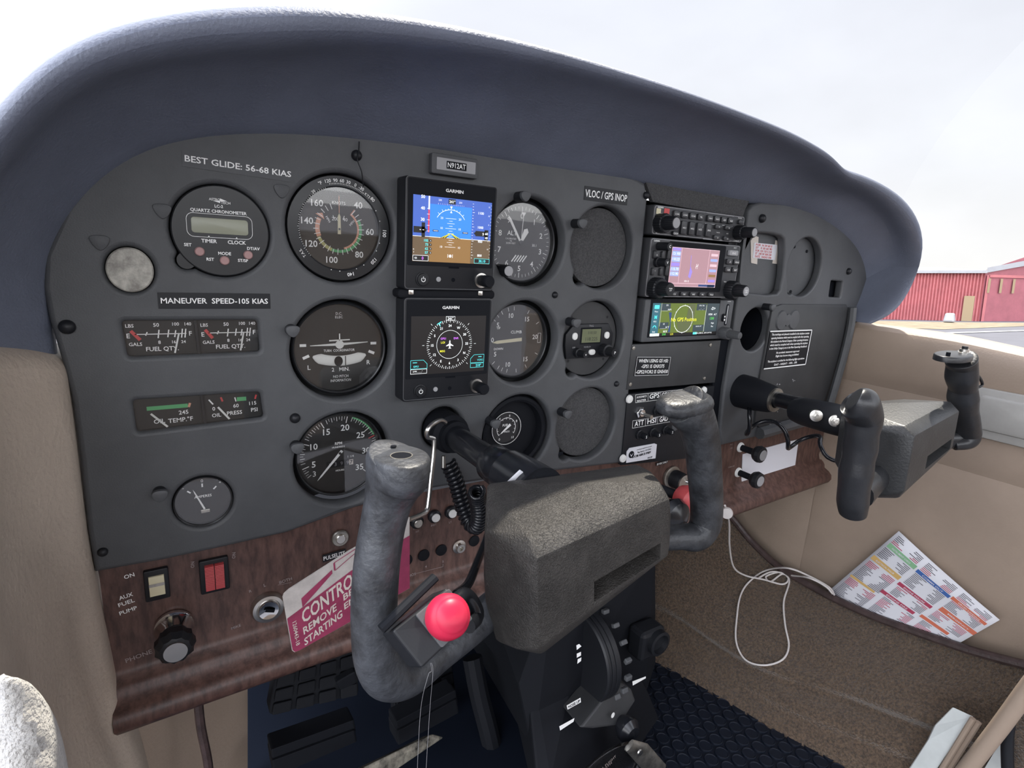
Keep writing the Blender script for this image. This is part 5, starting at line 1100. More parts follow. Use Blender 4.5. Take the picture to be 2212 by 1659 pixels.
for s_, px, py, h, a, w_ in (('ON', 279, 1244, .0034, .14, .0066), ('AUX', 272, 1288, .0034, .16, .0090), ('FUEL', 273, 1302, .0034, .16, .0105), ('PUMP', 277, 1319, .0034, .16, .0115)): ptext(b, s_, px, py, h, a, w_)
b.build('switch_lettering', wd)
b = MB().mt('dimprint')
for s_, px, py, h, a in (('ON', 416, 1220, .0026, 1.5), ('ON', 505, 1200, .0026, 1.5), ('BOTH', 617, 1254, .0030, .12), ('L', 572, 1264, .0030, .12), ('R', 541, 1277, .0026, .12), ('PHONE', 300, 1417, .0040, .14), ('MIKE', 510, 1354, .0026, .14), ('PITOT', 902, 1140, .0022, .06), ('INST', 937, 1134, .0022, .06), ('HT', 902, 1148, .0020, .06), ('RADIOS', 884, 1244, .0030, .08), ('3', 882, 1232, .0026, .05), ('4', 920, 1224, .0026, .05), ('5', 957, 1213, .0026, .05), ('LT', 973, 1128, .0022, .05), ('CABIN HT', 1580, 952, .0022, .03), ('PULL', 1580, 960, .0022, .03), ('ON', 1580, 968, .0022, .03), ('CABIN AIR', 1580, 1008, .0022, .03)): ptext(b, s_, px, py, h, a)
b.line(*ptx(898, 1239), *ptx(957, 1224), .0004, y); b.line(*ptx(957, 1224), *ptx(957, 1218), .0004, y); b.line(*ptx(600, 1264), *ptx(630, 1258), .0003, y); b.build('worn_lettering', wd)
# ================================================================ YOKES
SHX, SHZ = .0933, -.1786
YK = thing('control_yoke', 'large near control yoke with cracked black centre pad and worn rubber horns', 'control yoke', (SHX, -.19, SHZ))
O = YK.location
def rel(p): return V(p)-O
# shaft and boots
b = MB().mt('matte'); b.xf((0, 0, 0)); b.lathe([(.0185, .195), (.0185, .170), (.0150, .166), (.0150, .16)], n=32); b.build('panel_bush', YK, smooth=True)
b = MB().mt('shaft'); b.lathe([(.0112, .20), (.0112, .085)], n=32); b.build('shaft', YK, smooth=True)
b = MB().mt('shaft'); b.lathe([(.0140, .095), (.0158, .092), (.0162, .074), (.0152, .072), (.0152, .068), (.0192, .066), (.0200, .050), (.0205, .034), (.0205, .024)], n=40); b.build('hub', YK, smooth=True)
# centre pad
def pad_pts():
    I = [(1162, 1402, -.240), (1443, 1200, -.236), (1446, 1078, -.236), (1158, 1208, -.240),
         (1113, 1402, -.224), (1113, 1188, -.224), (1072, 1385, -.196), (1047, 1145, -.196), (1049, 1300, -.194),
         (1142, 1162, -.229), (1425, 1040, -.226), (1170, 1414, -.233),
         (1062, 1120, -.190), (1128, 1062, -.170), (1205, 1025, -.162), (1375, 1003, -.165), (1405, 1018, -.18), (1449, 1110, -.215), (1446, 1180, -.215)]
    P_ = [at(*i) for i in I]
    # hidden rear corners
    P_ += [at(1420, 1190, -.17)+V((-.02, 0, .01)), at(1430, 1090, -.165)+V((-.03, 0, 0)), V((.050, -.165, -.232)), V((.052, -.16, -.165)), V((.132, -.165, -.215))]
    return P_
def make_pad(nm, mt_, parent, off=V((0, 0, 0))):
    b = MB().mt(mt_); b.hull([rel(p) for p in pad_pts()])
    o = b.build(nm, parent, weld=True)
    # finger slot low on the front face
    a = rel(at(1284, 1306, -.239)); c = rel(at(1430, 1213, -.238)); d = rel(at(1430, 1172, -.2375)); e_ = rel(at(1284, 1254, -.2385))
    cut = MB().mt(mt_); vs = []
    for p in (a, c, d, e_): vs += [p+V((0, -.012, 0))]
    for p, dz in ((a, .001), (c, .001), (d, -.001), (e_, -.001)): vs += [p+V((0, .0015 if dz < 0 else .017, -.001 if dz < 0 else .003))]
    cut.hull(vs); co = cut.build('cut', parent); bpy.context.view_layer.update()
    bm_ = o.modifiers.new('bv', 'BEVEL'); bm_.width = .0036; bm_.segments = 3; bm_.limit_method = 'ANGLE'; bm_.angle_limit = math.radians(12)
    bo = o.modifiers.new('bo', 'BOOLEAN'); bo.operation = 'DIFFERENCE'; bo.object = co; bo.solver = 'EXACT'
    me = bpy.data.meshes.new_from_object(o.evaluated_get(bpy.context.evaluated_depsgraph_get()))
    o.modifiers.clear(); o.data = me; me.name = nm; bpy.data.objects.remove(co)
    me.polygons.foreach_set('use_smooth', [True]*len(me.polygons))
    try: me.set_sharp_from_angle(angle=math.radians(28))
    except Exception: pass
    return o
pad = make_pad('centre_pad', 'pad', YK)
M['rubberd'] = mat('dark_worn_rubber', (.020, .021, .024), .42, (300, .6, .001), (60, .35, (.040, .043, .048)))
# horns ------------------------------------------------
def horn(name, pts, parent, mt_='rubber', n=20, ks=1.):
    # pts: (point, across, depth); across is measured in the picture plane, depth towards the panel
    b = MB().mt(mt_); P_ = spline([rel(p[0]) for p in pts], 6); m = len(pts); R = []
    for i in range(len(P_)):
        u = i/6; k = min(int(u), m-2); t = u-k; R.append((pts[k][1]*(1-t)+pts[k+1][1]*t, pts[k][2]*(1-t)+pts[k+1][2]*t))
    b.tube(P_, [(d*ks, a*ks) for a, d in R], n, ref=(0, 1, .12)); return b.build(name, parent, smooth=True, sub=1, ang=60)
YG = -.205
Lh = horn('left_horn', [(at(863, 990, YG-.003), .0175, .026), (at(858, 1010, YG-.002), .0185, .027), (at(850, 1040, YG), .0165, .023), (at(838, 1085, YG), .0142, .0165), (at(826, 1140, YG), .0138, .0150), (at(815, 1210, YG-.002), .0142, .0150), (at(809, 1290, YG-.003), .0145, .0155), (at(808, 1370, YG-.003), .0142, .0155), (at(816, 1425, YG-.002), .0150, .0155), (at(838, 1460, YG), .0155, .0150), (at(882, 1458, YG+.004), .0150, .0140), (at(945, 1410, YG+.010), .0140, .0130), (at(1010, 1360, YG+.016), .0140, .013), (at(1080, 1300, YG+.022), .0140, .013), (at(1150, 1240, YG+.03), .0140, .013)], YK, ks=.86)
b = MB().mt('rubber'); c = rel(at(861, 1003, YG-.003))
# flat teardrop cap with switch hole
cap = smooth_poly([(p[0]*.84, p[1]*.9) for p in [(-.0180, -.010), (-.0175, .012), (-.006, .024), (.007, .022), (.0185, .006), (.0165, -.012), (.006, -.024), (-.009, -.024)]], 2)
b.xf(c+V((.0005, 0, .002)), (-PI/2-.04, 0, .0)); b.prism([(p[0], p[1]) for p in cap], -.0035, .004, .0022); b.xf(); o = b.build('grip_top', YK, smooth=True, ang=50)
b = MB().mt('deep'); b.xf(c+V((.0003, -.003, .0058)), (-PI/2-.04, 0, 0)); b.lathe([(.0052, .0003), (.0052, -.0001), (0, -.0001)], n=24); b.mt('dullmetal'); b.lathe([(.0058, .0004), (.0058, -.0002), (.0052, -.0002)], n=24, c1=False); b.mt('deep'); b.xf(c+V((.0015, .0115, .0060)), (-PI/2-.04, 0, 0)); b.lathe([(.0016, .0003), (.0016, -.0001), (0, -.0001)], n=14); b.xf(); b.build('switch_hole', YK)
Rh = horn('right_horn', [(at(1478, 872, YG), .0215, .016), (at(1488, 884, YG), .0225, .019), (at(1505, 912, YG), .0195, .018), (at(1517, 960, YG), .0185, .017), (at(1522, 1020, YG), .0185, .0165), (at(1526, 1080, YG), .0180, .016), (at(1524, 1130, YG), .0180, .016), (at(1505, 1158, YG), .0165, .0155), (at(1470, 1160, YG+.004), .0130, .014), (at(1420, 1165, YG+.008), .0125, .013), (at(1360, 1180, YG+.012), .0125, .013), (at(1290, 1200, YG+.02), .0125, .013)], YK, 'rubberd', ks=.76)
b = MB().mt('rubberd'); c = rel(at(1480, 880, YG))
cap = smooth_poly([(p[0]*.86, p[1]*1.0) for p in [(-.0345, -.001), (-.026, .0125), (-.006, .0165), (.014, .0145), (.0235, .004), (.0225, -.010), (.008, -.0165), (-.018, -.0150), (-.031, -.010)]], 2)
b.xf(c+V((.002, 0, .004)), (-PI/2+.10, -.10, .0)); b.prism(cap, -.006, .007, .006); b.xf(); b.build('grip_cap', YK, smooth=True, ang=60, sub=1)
# white tape on the hub and coiled cord
b = MB().mt('paper'); p = rel(at(1112, 1040, -.155)); b.tube([p+V((-.004, 0, -.010)), p+V((-.002, -.002, 0)), p+V((.004, -.004, .008))], [(.0006, .004), (.0006, .006), (.0006, .004)], 8, ref=(0, 1, 0)); b.build('tape', YK)
cc = thing('coiled_cable', 'thick black coiled cord hanging in a loop below the near yoke shaft', 'cord')
path = spline([at(968, 1000, -.012), at(985, 1040, -.018), at(997, 1085, -.024), at(1012, 1125, -.032), at(1030, 1136, -.045), at(1036, 1110, -.055), at(1032, 1078, -.062), at(1030, 1062, -.07)], 8)
b = MB().mt('shaft'); b.tube(coil(path, .0062, 30, 12), .0023, 6); b.build('coil', cc, smooth=True, ang=80)
b = MB().mt('shaft'); b.tube(spline([at(1068, 1110, -.10), at(1052, 1160, -.12), at(1035, 1205, -.15), at(1012, 1260, -.19), at(985, 1285, -.21)], 6), .0030, 10); b.build('straight_lead', cc, smooth=True)
# control lock ------------------------------------------------
cl = thing('control_lock', 'bent metal control lock rod with a crimson CONTROL flag hanging from the near yoke shaft', 'control lock')
b = MB().mt('metal'); b.tube(spline([at(962, 913, -.034), at(952, 908, -.038), at(935, 916, -.044), at(923, 930, -.046), at(923, 943, -.045), at(933, 946, -.044), at(938, 952, -.044), at(936, 985, -.046), at(931, 1030, -.052), at(926, 1080, -.060), at(921, 1104, -.064), at(905, 1114, -.070), at(884, 1122, -.078)], 6), .0021, 10); b.build('rod', cl, smooth=True)
b = MB().mt('metal'); b.tube([at(958, 985, -.03), at(958, 1010, -.032)], .0020, 10); b.build('rod_end', cl, smooth=True)
# flag plane
FA, FB, FC, FD = [V(p) for p in (at(609, 1283, -.085), at(884, 1122, -.080), at(884, 1270, -.080), at(632, 1412, -.085))]
fo = FA; fu = (FB-FA); fv = (FD-FA); FN = fu.cross(fv).normalized()
if FN.y > 0: FN = -FN
def fl(u, v, h=0): return FA*(1-u)*(1-v)+FB*u*(1-v)+FD*(1-u)*v+FC*u*v+FN*h
def fpoly(b, uv, h): b.add([fl(u, v, h) for u, v in uv], [tuple(range(len(uv)))])
rim = [(.0, .05), (.012, .01), (.05, -.015), (.5, -.06), (1, -.03), (1, 1), (.55, 1.00), (.30, 1.0), (.05, 1.0), (.015, .985), (.0, .94)]
b = MB().mt('flagw'); n_ = len(rim); b.add([fl(u, v, .0006) for u, v in rim]+[fl(u, v, -.0006) for u, v in rim], [tuple(range(n_)), tuple(range(n_, 2*n_))[::-1]]+[(i, (i+1) % n_, n_+(i+1) % n_, n_+i) for i in range(n_)]); b.build('flag', cl)
b = MB().mt('flag'); fpoly(b, [(.004, .40), (.10, .37), (.5, .24), (1, .22), (1, .995), (.55, .995), (.05, .995), (.018, .98), (.004, .93)], .0009); b.build('crimson_field', cl)
b = MB().mt('flag'); fpoly(b, [(.12, .22), (.36, .06), (.36, .12), (.12, .36)], .0010)
for (a0, a1) in (((.38, .09), (.38, -.02)), ((.38, -.02), (.60, -.045)), ((.38, .10), (.60, -.01))):
    d = (V(a1)-V(a0)); n2_ = V((-d.y*2, d.x/2)).normalized()*.006; fpoly(b, [(a0[0]-n2_.x, a0[1]-n2_.y), (a1[0]-n2_.x, a1[1]-n2_.y), (a1[0]+n2_.x, a1[1]+n2_.y), (a0[0]+n2_.x, a0[1]+n2_.y)], .0010)
b.build('arrow_marks', cl)
def ftext(b, s_, u0, u1, v0, v1, slope=0., h=.0012):      # text filling the (u,v) rectangle; v0 top, v1 bottom
    vs, fs, tw, th = text_geo(s_, .02); out = []
    for x, z in vs:
        u = u0+(u1-u0)*(x/tw+.5); v = v1+(v0-v1)*(z/th+.5)+slope*(x/tw+.5); out.append(fl(u, v, h))
    b.add(out, fs)
b = MB().mt('tape'); ftext(b, 'CONTROL', .105, .555, .40, .62, -.16); ftext(b, 'REMOVE', .100, .365, .67, .79, -.09); ftext(b, 'BEFORE', .425, .70, .52, .62, -.10); ftext(b, 'STARTING', .095, .405, .85, .97, -.12); ftext(b, 'ENGINE', .425, .70, .66, .76, -.10)
vs, fs, tw, th = text_geo('1260443-18', .01); b.add([fl(.048+z/th*.030, .72-.02+.44*(-x/tw)*-1*.9, .0012) for x, z in vs], fs); b.build('lettering', cl)
# push to talk box ------------------------------------------------
pt = thing('push_button_box', 'small black box with a bright red push button strapped to the near yoke horn', 'push button')
c = at(958, 1335, -.235); ex = (at(1012, 1332, -.235)-at(952, 1412, -.228)).normalized(); 
q0, q1, q2, q3 = at(967, 1272, -.232), at(1018, 1337, -.243), at(952, 1400, -.247), at(896, 1329, -.236)
NB = (q1-q0).cross(q3-q0).normalized(); NB = NB if NB.y < 0 else -NB
big = [q0.lerp(q1, -.04), q0.lerp(q1, 1.03), (q3.lerp(q2, 1.03)).lerp(q0.lerp(q1, 1.03), -.62), (q3.lerp(q2, -.04)).lerp(q0.lerp(q1, -.04), -.62)]
b = MB().mt('black'); b.hull([p+NB*.0005 for p in big]+[p-NB*.022 for p in big]); b.build('box', pt, bevel=.0012)
b = MB().mt('panel'); b.hull([p+NB*.0022 for p in (q0, q1, q2, q3)]+[p-NB*.0 for p in (q0, q1, q2, q3)]); b.build('button_plate', pt, bevel=.0008)
b = MB().mt('pink'); cc_ = (q0+q1+q2+q3)/4; rt = NB.to_track_quat('-Y', 'Z').to_matrix().to_4x4(); b.mx(Matrix.Translation(cc_+NB*.002) @ rt)
b.lathe([(.0108, 0), (.0114, -.003), (.0110, -.007), (.0098, -.0100), (.0088, -.0106), (.0085, -.0112), (.0070, -.0128), (.0036, -.0140), (0, -.0143)], n=40); b.build('button', pt, smooth=True, ang=50)
b = MB().mt('matte'); b.tube([big[3]+V((-.004, .004, 0)), big[0]+V((-.004, .006, .004))], [(.003, .0022), (.003, .0022)], 8, ref=(0, 1, 0)); b.build('hook_strap', pt)
b = MB().mt('shaft'); b.tube(spline([at(985, 1300, -.215), at(1003, 1285, -.21), at(1020, 1300, -.21), at(1030, 1330, -.213), at(1012, 1352, -.22)], 4), .0045, 12); b.build('strap_clamp', pt, smooth=True)
b = MB().mt('gprint'); b.tube(spline([at(930, 1432, -.24), at(932, 1450, -.235), at(924, 1462, -.23), at(908, 1540, -.2), at(900, 1700, -.18)], 5), .00012, 4); b.tube(spline([at(932, 1432, -.24), at(935, 1455, -.235), at(928, 1540, -.2), at(918, 1700, -.18)], 5), .00012, 4)
tag(b.build('thread'), 'two thin loose threads hanging below the red button box', 'thread')
# copilot yoke ------------------------------------------------
OFF = V((.4557, .004, .0125))
Y2 = thing('control_yoke', 'far control yoke on the right with smooth black pad and finger grooved grips', 'control yoke', O+OFF)
b = MB().mt('matte'); b.lathe([(.0235, .186), (.0230, .170), (.0185, .140), (.0165, .135), (.0135, .135)], n=32, cz=-.0125); b.mt('dullmetal'); b.lathe([(.0160, .137), (.0160, .132), (.0105, .132)], n=32, cz=-.0125, c1=False); b.build('panel_boot', Y2, smooth=True)
b = MB().mt('shaft'); b.tube([(0, .19, -.0125), (0, .05, -.0095)], .0102, 24); b.build('shaft', Y2, smooth=True)
O = Y2.location.copy()
b = MB().mt('black'); p0 = rel(at(1700, 880, -.085)); 
b.tube([rel(at(1716, 886, -.092)), rel(at(1735, 889, -.105)), rel(at(1800, 905, -.145)), rel(at(1880, 925, -.18))], [(.014, .012), (.0175, .013), (.0185, .013), (.018, .014)], 12, ref=(0, 0, 1)); b.build('clamp', Y2, smooth=True)
for px, py, Y in ((1763, 898, -.135), (1804, 909, -.152)):
    b = MB().mt('metal'); d_ = (CP-at(px, py, Y)).normalized(); d_ = V((-.75, -.62, .1)).normalized(); b.mx(Matrix.Translation(rel(at(px, py, Y))) @ d_.to_track_quat('-Y', 'Z').to_matrix().to_4x4()); b.lathe([(.0068, .006), (.0068, -.001), (.0050, -.0015)], n=24); b.lathe([(.0046, -.0015), (.0046, -.004), (.0024, -.0042), (.0022, -.0065), (0, -.0065)], n=6); b.xf(); b.build('bolt', Y2, smooth=True)
O = YK.location.copy(); pd2 = pad.copy(); pd2.data = pad.data.copy(); COL.objects.link(pd2); pd2.parent = Y2; pd2.data.materials.clear(); pd2.data.materials.append(M['padb']); pd2['label'] = 'smooth undamaged centre pad'
O = Y2.location.copy(); YG = -.222
# scalloped grips
def grip2(name, pts, parent, side, n=20):
    b = MB().mt('grip'); P_ = spline([rel(p[0]) for p in pts], 8); m = len(pts); R = []
    for i in range(len(P_)):
        u = i/8; k = min(int(u), m-2); t = u-k; R.append((pts[k][1]*(1-t)+pts[k+1][1]*t, pts[k][2]*(1-t)+pts[k+1][2]*t))
    b.tube(P_, [(d, a) for a, d in R], n, ref=(0, 1, .1)); return b.build(name, parent, smooth=True, sub=1, ang=60)
def sc(i, amp=.0013): return amp*math.cos(i*PI)
L_ = [(at(1842, 862, YG+.004), .010, .012), (at(1856, 872, YG), .0175, .016), (at(1866, 900, YG), .0150, .0165), (at(1862, 935, YG), .0140, .0145), (at(1858, 965, YG), .0128, .0158), (at(1854, 992, YG), .0133, .0142), (at(1849, 1020, YG), .0145, .0155), (at(1845, 1050, YG), .0138, .0142), (at(1842, 1085, YG), .0135, .0145), (at(1842, 1110, YG), .0110, .0125)]
grip2('left_grip', L_, Y2, -1)
b = MB().mt('grip'); b.tube(spline([rel(at(1858, 1070, YG)), rel(at(1885, 1040, YG+.008)), rel(at(1915, 1010, YG+.02)), rel(at(1960, 985, YG+.03))], 5), [(.012, .014)]*16, 14, ref=(0, 1, 0)); b.build('left_arm', Y2, smooth=True)
R_ = [(at(2076, 775, YG), .0150, .0150), (at(2078, 790, YG), .0125, .0150), (at(2077, 815, YG), .0135, .0160), (at(2080, 838, YG), .0110, .0142), (at(2080, 860, YG), .0132, .0158), (at(2083, 885, YG), .0118, .0142), (at(2086, 910, YG), .0118, .0150), (at(2090, 935, YG), .0118, .0142), (at(2086, 950, YG), .0100, .0125), (at(2055, 955, YG+.01), .0085, .012)]
grip2('right_grip', R_, Y2, 1)
b = MB().mt('grip'); b.tube([rel(at(2080, 945, YG+.004)), rel(at(2040, 950, YG+.015)), rel(at(2000, 955, YG+.03))], [(.011, .012)]*3, 14, ref=(0, 1, 0)); b.build('right_arm', Y2, smooth=True)
b = MB().mt('grip'); c = rel(at(2062, 769, YG)); cap = smooth_poly([(-.030, .0), (-.022, .0125), (-.002, .0165), (.016, .0125), (.0235, .002), (.018, -.011), (.0, -.0155), (-.021, -.0120)], 2)
b.xf(c, (-PI/2+.02, -.06, 0)); b.prism(cap, -.0025, .0035, .0012); b.xf(); b.build('grip_top', Y2, smooth=True, ang=40)
b = MB().mt('metal'); c = rel(at(2081, 766, YG-.001)); b.xf(c, (-PI/2, 0, 0)); b.lathe([(.0060, 0), (.0060, -.0025), (.0044, -.003), (.0044, -.006), (.0030, -.006)], n=24); b.mt('black'); b.lathe([(.0028, -.005), (.0028, -.009), (0, -.009)], n=16); b.xf(); b.build('push_switch', Y2, smooth=True)
b = MB().mt('deep'); c = rel(at(2048, 766.5, YG-.001)); b.xf(c+V((0, 0, .002)), (-PI/2, 0, 0)); b.lathe([(.0020, .003), (.0020, -.0006), (0, -.0006)], n=14); b.xf(); b.build('screw_hole', Y2)
b = MB().mt('black'); b.tube(spline([rel(at(2104, 808, YG)), rel(at(2114, 813, YG)), rel(at(2122, 830, YG)), rel(at(2110, 838, YG))], 4), .0016, 8); b.build('wire_loop', Y2, smooth=True)
# coiled lead of the far yoke
b = MB().mt('shaft'); path = spline([at(1590, 885, -.012), at(1605, 905, -.02), at(1660, 932, -.035), at(1720, 950, -.055), at(1780, 968, -.085), at(1835, 975, -.13), at(1860, 955, -.19)], 8)
b.tube(coil(path, (.0165, .0110), 5, 18), .0030, 8)
tag(b.build('coiled_lead', smooth=True, ang=80), 'stretched loosely coiled black lead under the far yoke shaft', 'cord')
# ================================================================ FOOTWELL
PD = thing('centre_pedestal', 'black centre pedestal under the panel with a ribbed trim wheel and white labels', 'pedestal')
b = MB().mt('matte')
pL = [at(1060, 1330, .02), at(1060, 1480, .02), at(1010, 1700, .0)]; pR = [at(1415, 1230, .02), at(1395, 1450, .02), at(1330, 1560, .0)]
fb = [at(1150, 1330, .02), at(1415, 1180, .02), at(1412, 1440, .04), at(1215, 1659, -.02), at(1190, 1720, -.04), at(1145, 1720, .03)]
def ex(p, d): return p+V((0, d, 0))
b.hull([at(1200, 1250, .02), at(1418, 1190, .02), at(1418, 1430, .03), at(1395, 1500, .02), at(1150, 1620, .0), at(1120, 1480, .02)]+[V((.30, .44, -.40)), V((.42, .44, -.40)), V((.30, .44, -.66)), V((.42, .44, -.66))]); b.build('upper_box', PD, bevel=.004)
b = MB().mt('matte'); b.hull([at(1215, 1560, -.01), at(1395, 1480, .015), at(1420, 1560, -.01), at(1470, 1659, -.04), at(1520, 1800, -.08), at(1170, 1800, -.08), at(1190, 1680, -.05)]+[V((.27, .1, -.66)), V((.44, .1, -.66)), V((.27, .1, -.5)), V((.40, .1, -.5))]); b.build('lower_box', PD, bevel=.004)
# trim wheel
tw_ = [at(1268, 1392, .0), at(1300, 1392, .0)]
b = MB().mt('black'); c = at(1262, 1408, .020); ax_ = V((1, 0, 0))
b.mx(Matrix.Translation(c) @ Matrix.Rotation(-PI/2, 4, 'Z')); b.lathe([(.060, -.012), (.062, -.010), (.062, -.006), (.059, -.005), (.062, -.003), (.062, .001), (.059, .002), (.062, .004), (.062, .010), (.060, .012)], n=64); b.xf(); b.build('trim_wheel', PD, smooth=True, ang=30)
b = MB().mt('panel')
for k in range(9):
    a = math.radians(-60+20*k); b.xf(c+V((.020, -.064*math.cos(a), .064*math.sin(a))), (a, 0, 0)); b.box(0, 0, 0, .010, .006, .007)
b.xf(); b.build('wheel_grips', PD, bevel=.0015)
b = MB().mt('grey'); cv = [at(1268, 1560, -.03), at(1325, 1553, -.03), at(1360, 1500, -.02), at(1352, 1478, -.015), at(1322, 1457, -.01), at(1240, 1558, -.03)]
b = MB().mt('panel2'); b.hull([p+V((0, -.012, 0)) for p in cv]+[p+V((.004, .03, -.004)) for p in cv]); b.build('trim_cover', PD, bevel=.003)
b = MB().mt('white'); p = at(1324, 1545, -.043); b.disc(p.x, p.z, .0030, p.y, 12, .0042); b.build('white_dot', PD)
def plabel(q, s_, Y):
    b = MB().mt('wprint'); P_ = [at(*p, Y) for p in q]; b.add(P_, [(0, 1, 2, 3)]); b.mt('matte')
    if s_:
        vs, fs, tw, th = text_geo(s_, .02); out = []
        for x, z in vs: u = x/tw*.86+.5; v = .5-z/th*.6; out.append(P_[0].lerp(P_[1], u).lerp(P_[3].lerp(P_[2], u), v)+V((0, -.0004, 0)))
        b.add(out, fs)
    b.build('white_label', PD)
plabel([(1224, 1524), (1254, 1507), (1255, 1517), (1226, 1533)], 'NOSE UP', -.034); plabel([(1208, 1569), (1241, 1551), (1239, 1559), (1210, 1578)], '', -.036); plabel([(1366, 1472), (1395, 1461), (1395, 1465), (1367, 1481)], '', -.02)
for q in ([(1245, 1394), (1251, 1391), (1256, 1396), (1246, 1404)], [(1246, 1412), (1255, 1408), (1255, 1416), (1246, 1421)], [(1248, 1424), (1256, 1420), (1255, 1428), (1247, 1434)]): plabel(q, '', -.052)
b = MB().mt('shaft'); p = at(1353, 1572, -.05); b.mx(Matrix.Translation(p)); b.lathe([(.004, .02), (.012, .008), (.0165, 0), (.0165, -.006), (.010, -.013), (0, -.015)], n=28); b.xf(); k = b.build('lever_knob', PD, smooth=True)
b = MB().mt('clear'); p = at(1310, 1680, -.07); b.prism([(p.x+.062*math.cos(a), p.z+.045*math.sin(a)) for a in [2*PI*i/40 for i in range(40)]], p.y-.004, p.y, .001); b.build('selector_cover', PD, smooth=True)
b = MB().mt('dullmetal'); b.tube([at(1360, 1610, -.075), at(1385, 1625, -.078), at(1425, 1670, -.085)], [(.003, .008), (.003, .013), (.003, .013)], 12, ref=(0, 1, 0)); b.build('selector_handle', PD, smooth=True)
b = MB().mt('metal'); p = at(1382, 1625, -.084); b.mx(Matrix.Translation(p)); b.lathe([(.0045, 0), (.004, -.0015), (0, -.002)], n=20); b.xf(); b.build('screw', PD, smooth=True)
b = MB().mt('dimprint')
for k, s_ in enumerate(('ALL FLIGHT', 'BOTH')): p = at(1312, 1650+k*6, -.0765); b.text(s_, p.x, p.z, .0040, p.y, a=.35)
b.build('selector_lettering', PD)
mt_ = thing('metal_clip', 'small black box bracket on the right side of the pedestal', 'bracket', at(1395, 1380, .0)); b = MB().mt('black'); b.box(0, .0, 0, .045, .03, .045); b.build('box', mt_, bevel=.006)
b = MB().mt('black'); b.lathe([(.018, -.014), (.018, -.022), (.014, -.023), (.013, -.016)], cx=.006, cz=.004, n=24); b.build('ring', mt_, smooth=True)
# throttle friction with red knob behind the grip
t = thing('mixture_knob', 'red knob with black lever end half hidden behind the right horn of the near yoke', 'knob', at(1478, 1076, -.06))
b = MB().mt('matte'); b.tube([(-.045, .06, .012), (-.02, .03, .006), (0, 0, 0)], .006, 12); b.build('stem', t, smooth=True)
b = MB().mt('switchred'); b.lathe([(.004, .012), (.014, .006), (.017, -.002), (.015, -.010), (.008, -.016), (0, -.017)], n=32); b.build('knob', t, smooth=True)
t = thing('throttle_knob', 'black round throttle knob below the red knob behind the near yoke horn', 'knob', at(1452, 1112, -.07))
b = MB().mt('shaft'); b.lathe([(.006, .05), (.006, .012), (.017, .006), (.021, -.002), (.018, -.010), (.008, -.016), (0, -.017)], n=32); b.build('knob', t, smooth=True)
# rudder pedals
def pedal(nm, q, lab, Y, nx, nz):
    t = thing(nm, lab, 'rudder pedal'); P_ = [at(*p, Y+dy) for p, dy in q]
    b = MB().mt('matte'); b.hull(P_+[p+V((0, .02, 0)) for p in P_]); b.build('plate', t, bevel=.003)
    def L2(u, v): return P_[0].lerp(P_[1], u).lerp(P_[3].lerp(P_[2], u), v)
    for i in range(nx):
        for j in range(nz):
            u0, u1 = (i+.10)/nx, (i+.90)/nx; v0, v1 = (j+.10)/nz, (j+.90)/nz; f_ = [L2(u0, v0), L2(u1, v0), L2(u1, v1), L2(u0, v1)]
            b = MB().mt('matte'); b.hull([p+V((0, -.005, .001)) for p in f_]+[p for p in f_]); b.build('tread_block', t, bevel=.0015)
    return t
pedal('rudder_pedal', [((600, 1430), .0), ((770, 1375), .0), ((775, 1500), -.03), ((580, 1545), -.03)], 'black rudder pedal with square tread blocks below the crimson flag', .17, 4, 4)
pedal('rudder_pedal', [((850, 1475), .0), ((975, 1420), .0), ((985, 1500), -.02), ((855, 1560), -.02)], 'black rudder pedal behind the bottom of the near yoke horn', .19, 4, 3)
for q, lab in (([(585, 1620), (765, 1555), (770, 1580), (590, 1655)], 'long black ribbed bar below the left rudder pedal'), ([(855, 1560), (985, 1490), (990, 1520), (858, 1590)], 'black ribbed bar below the second rudder pedal')):
    b = MB().mt('matte'); P_ = [at(*p, .12) for p in q]; b.hull(P_+[p+V((0, .03, -.004)) for p in P_]); b.hull([p+V((0, -.004, -.012)) for p in P_]+[p+V((0, .03, -.016)) for p in P_])
    tag(b.build('pedal_bar', bevel=.002), lab, 'bar')
b = MB().mt('matte'); P_ = [at(725, 1475, .10), at(768, 1450, .10), at(772, 1475, .10), at(735, 1492, .10)]; b.hull(P_+[p+V((0, .01, 0)) for p in P_]); tag(b.build('footwell_arm', bevel=.002), 'small grey arm between the rudder pedals left of the yoke horn', 'arm')
M['worn'] = mat('worn_black_metal', (.012, .013, .015), .5, (200, .4, .001), (40, .2, (.40, .37, .30)), metal=.3)
b = MB().mt('worn'); P_ = [at(770, 1665, .02), at(935, 1585, .05), at(960, 1592, .05), at(800, 1700, .02)]; b.hull(P_+[p+V((0, .02, -.02)) for p in P_]); ft = b.build('floor_rail', bevel=.003); tag(ft, 'worn scratched metal rail on the floor below the yoke', 'rail')
# bits of grey tubes in the dark middle
b = MB().mt('matte'); b.tube(spline([at(1020, 1420, .12), at(1035, 1500, .10), at(1060, 1600, .08), at(1075, 1700, .08)], 4), .014, 10); tag(b.build('hose', smooth=True), 'dark hose in the footwell between pedals and pedestal', 'hose')
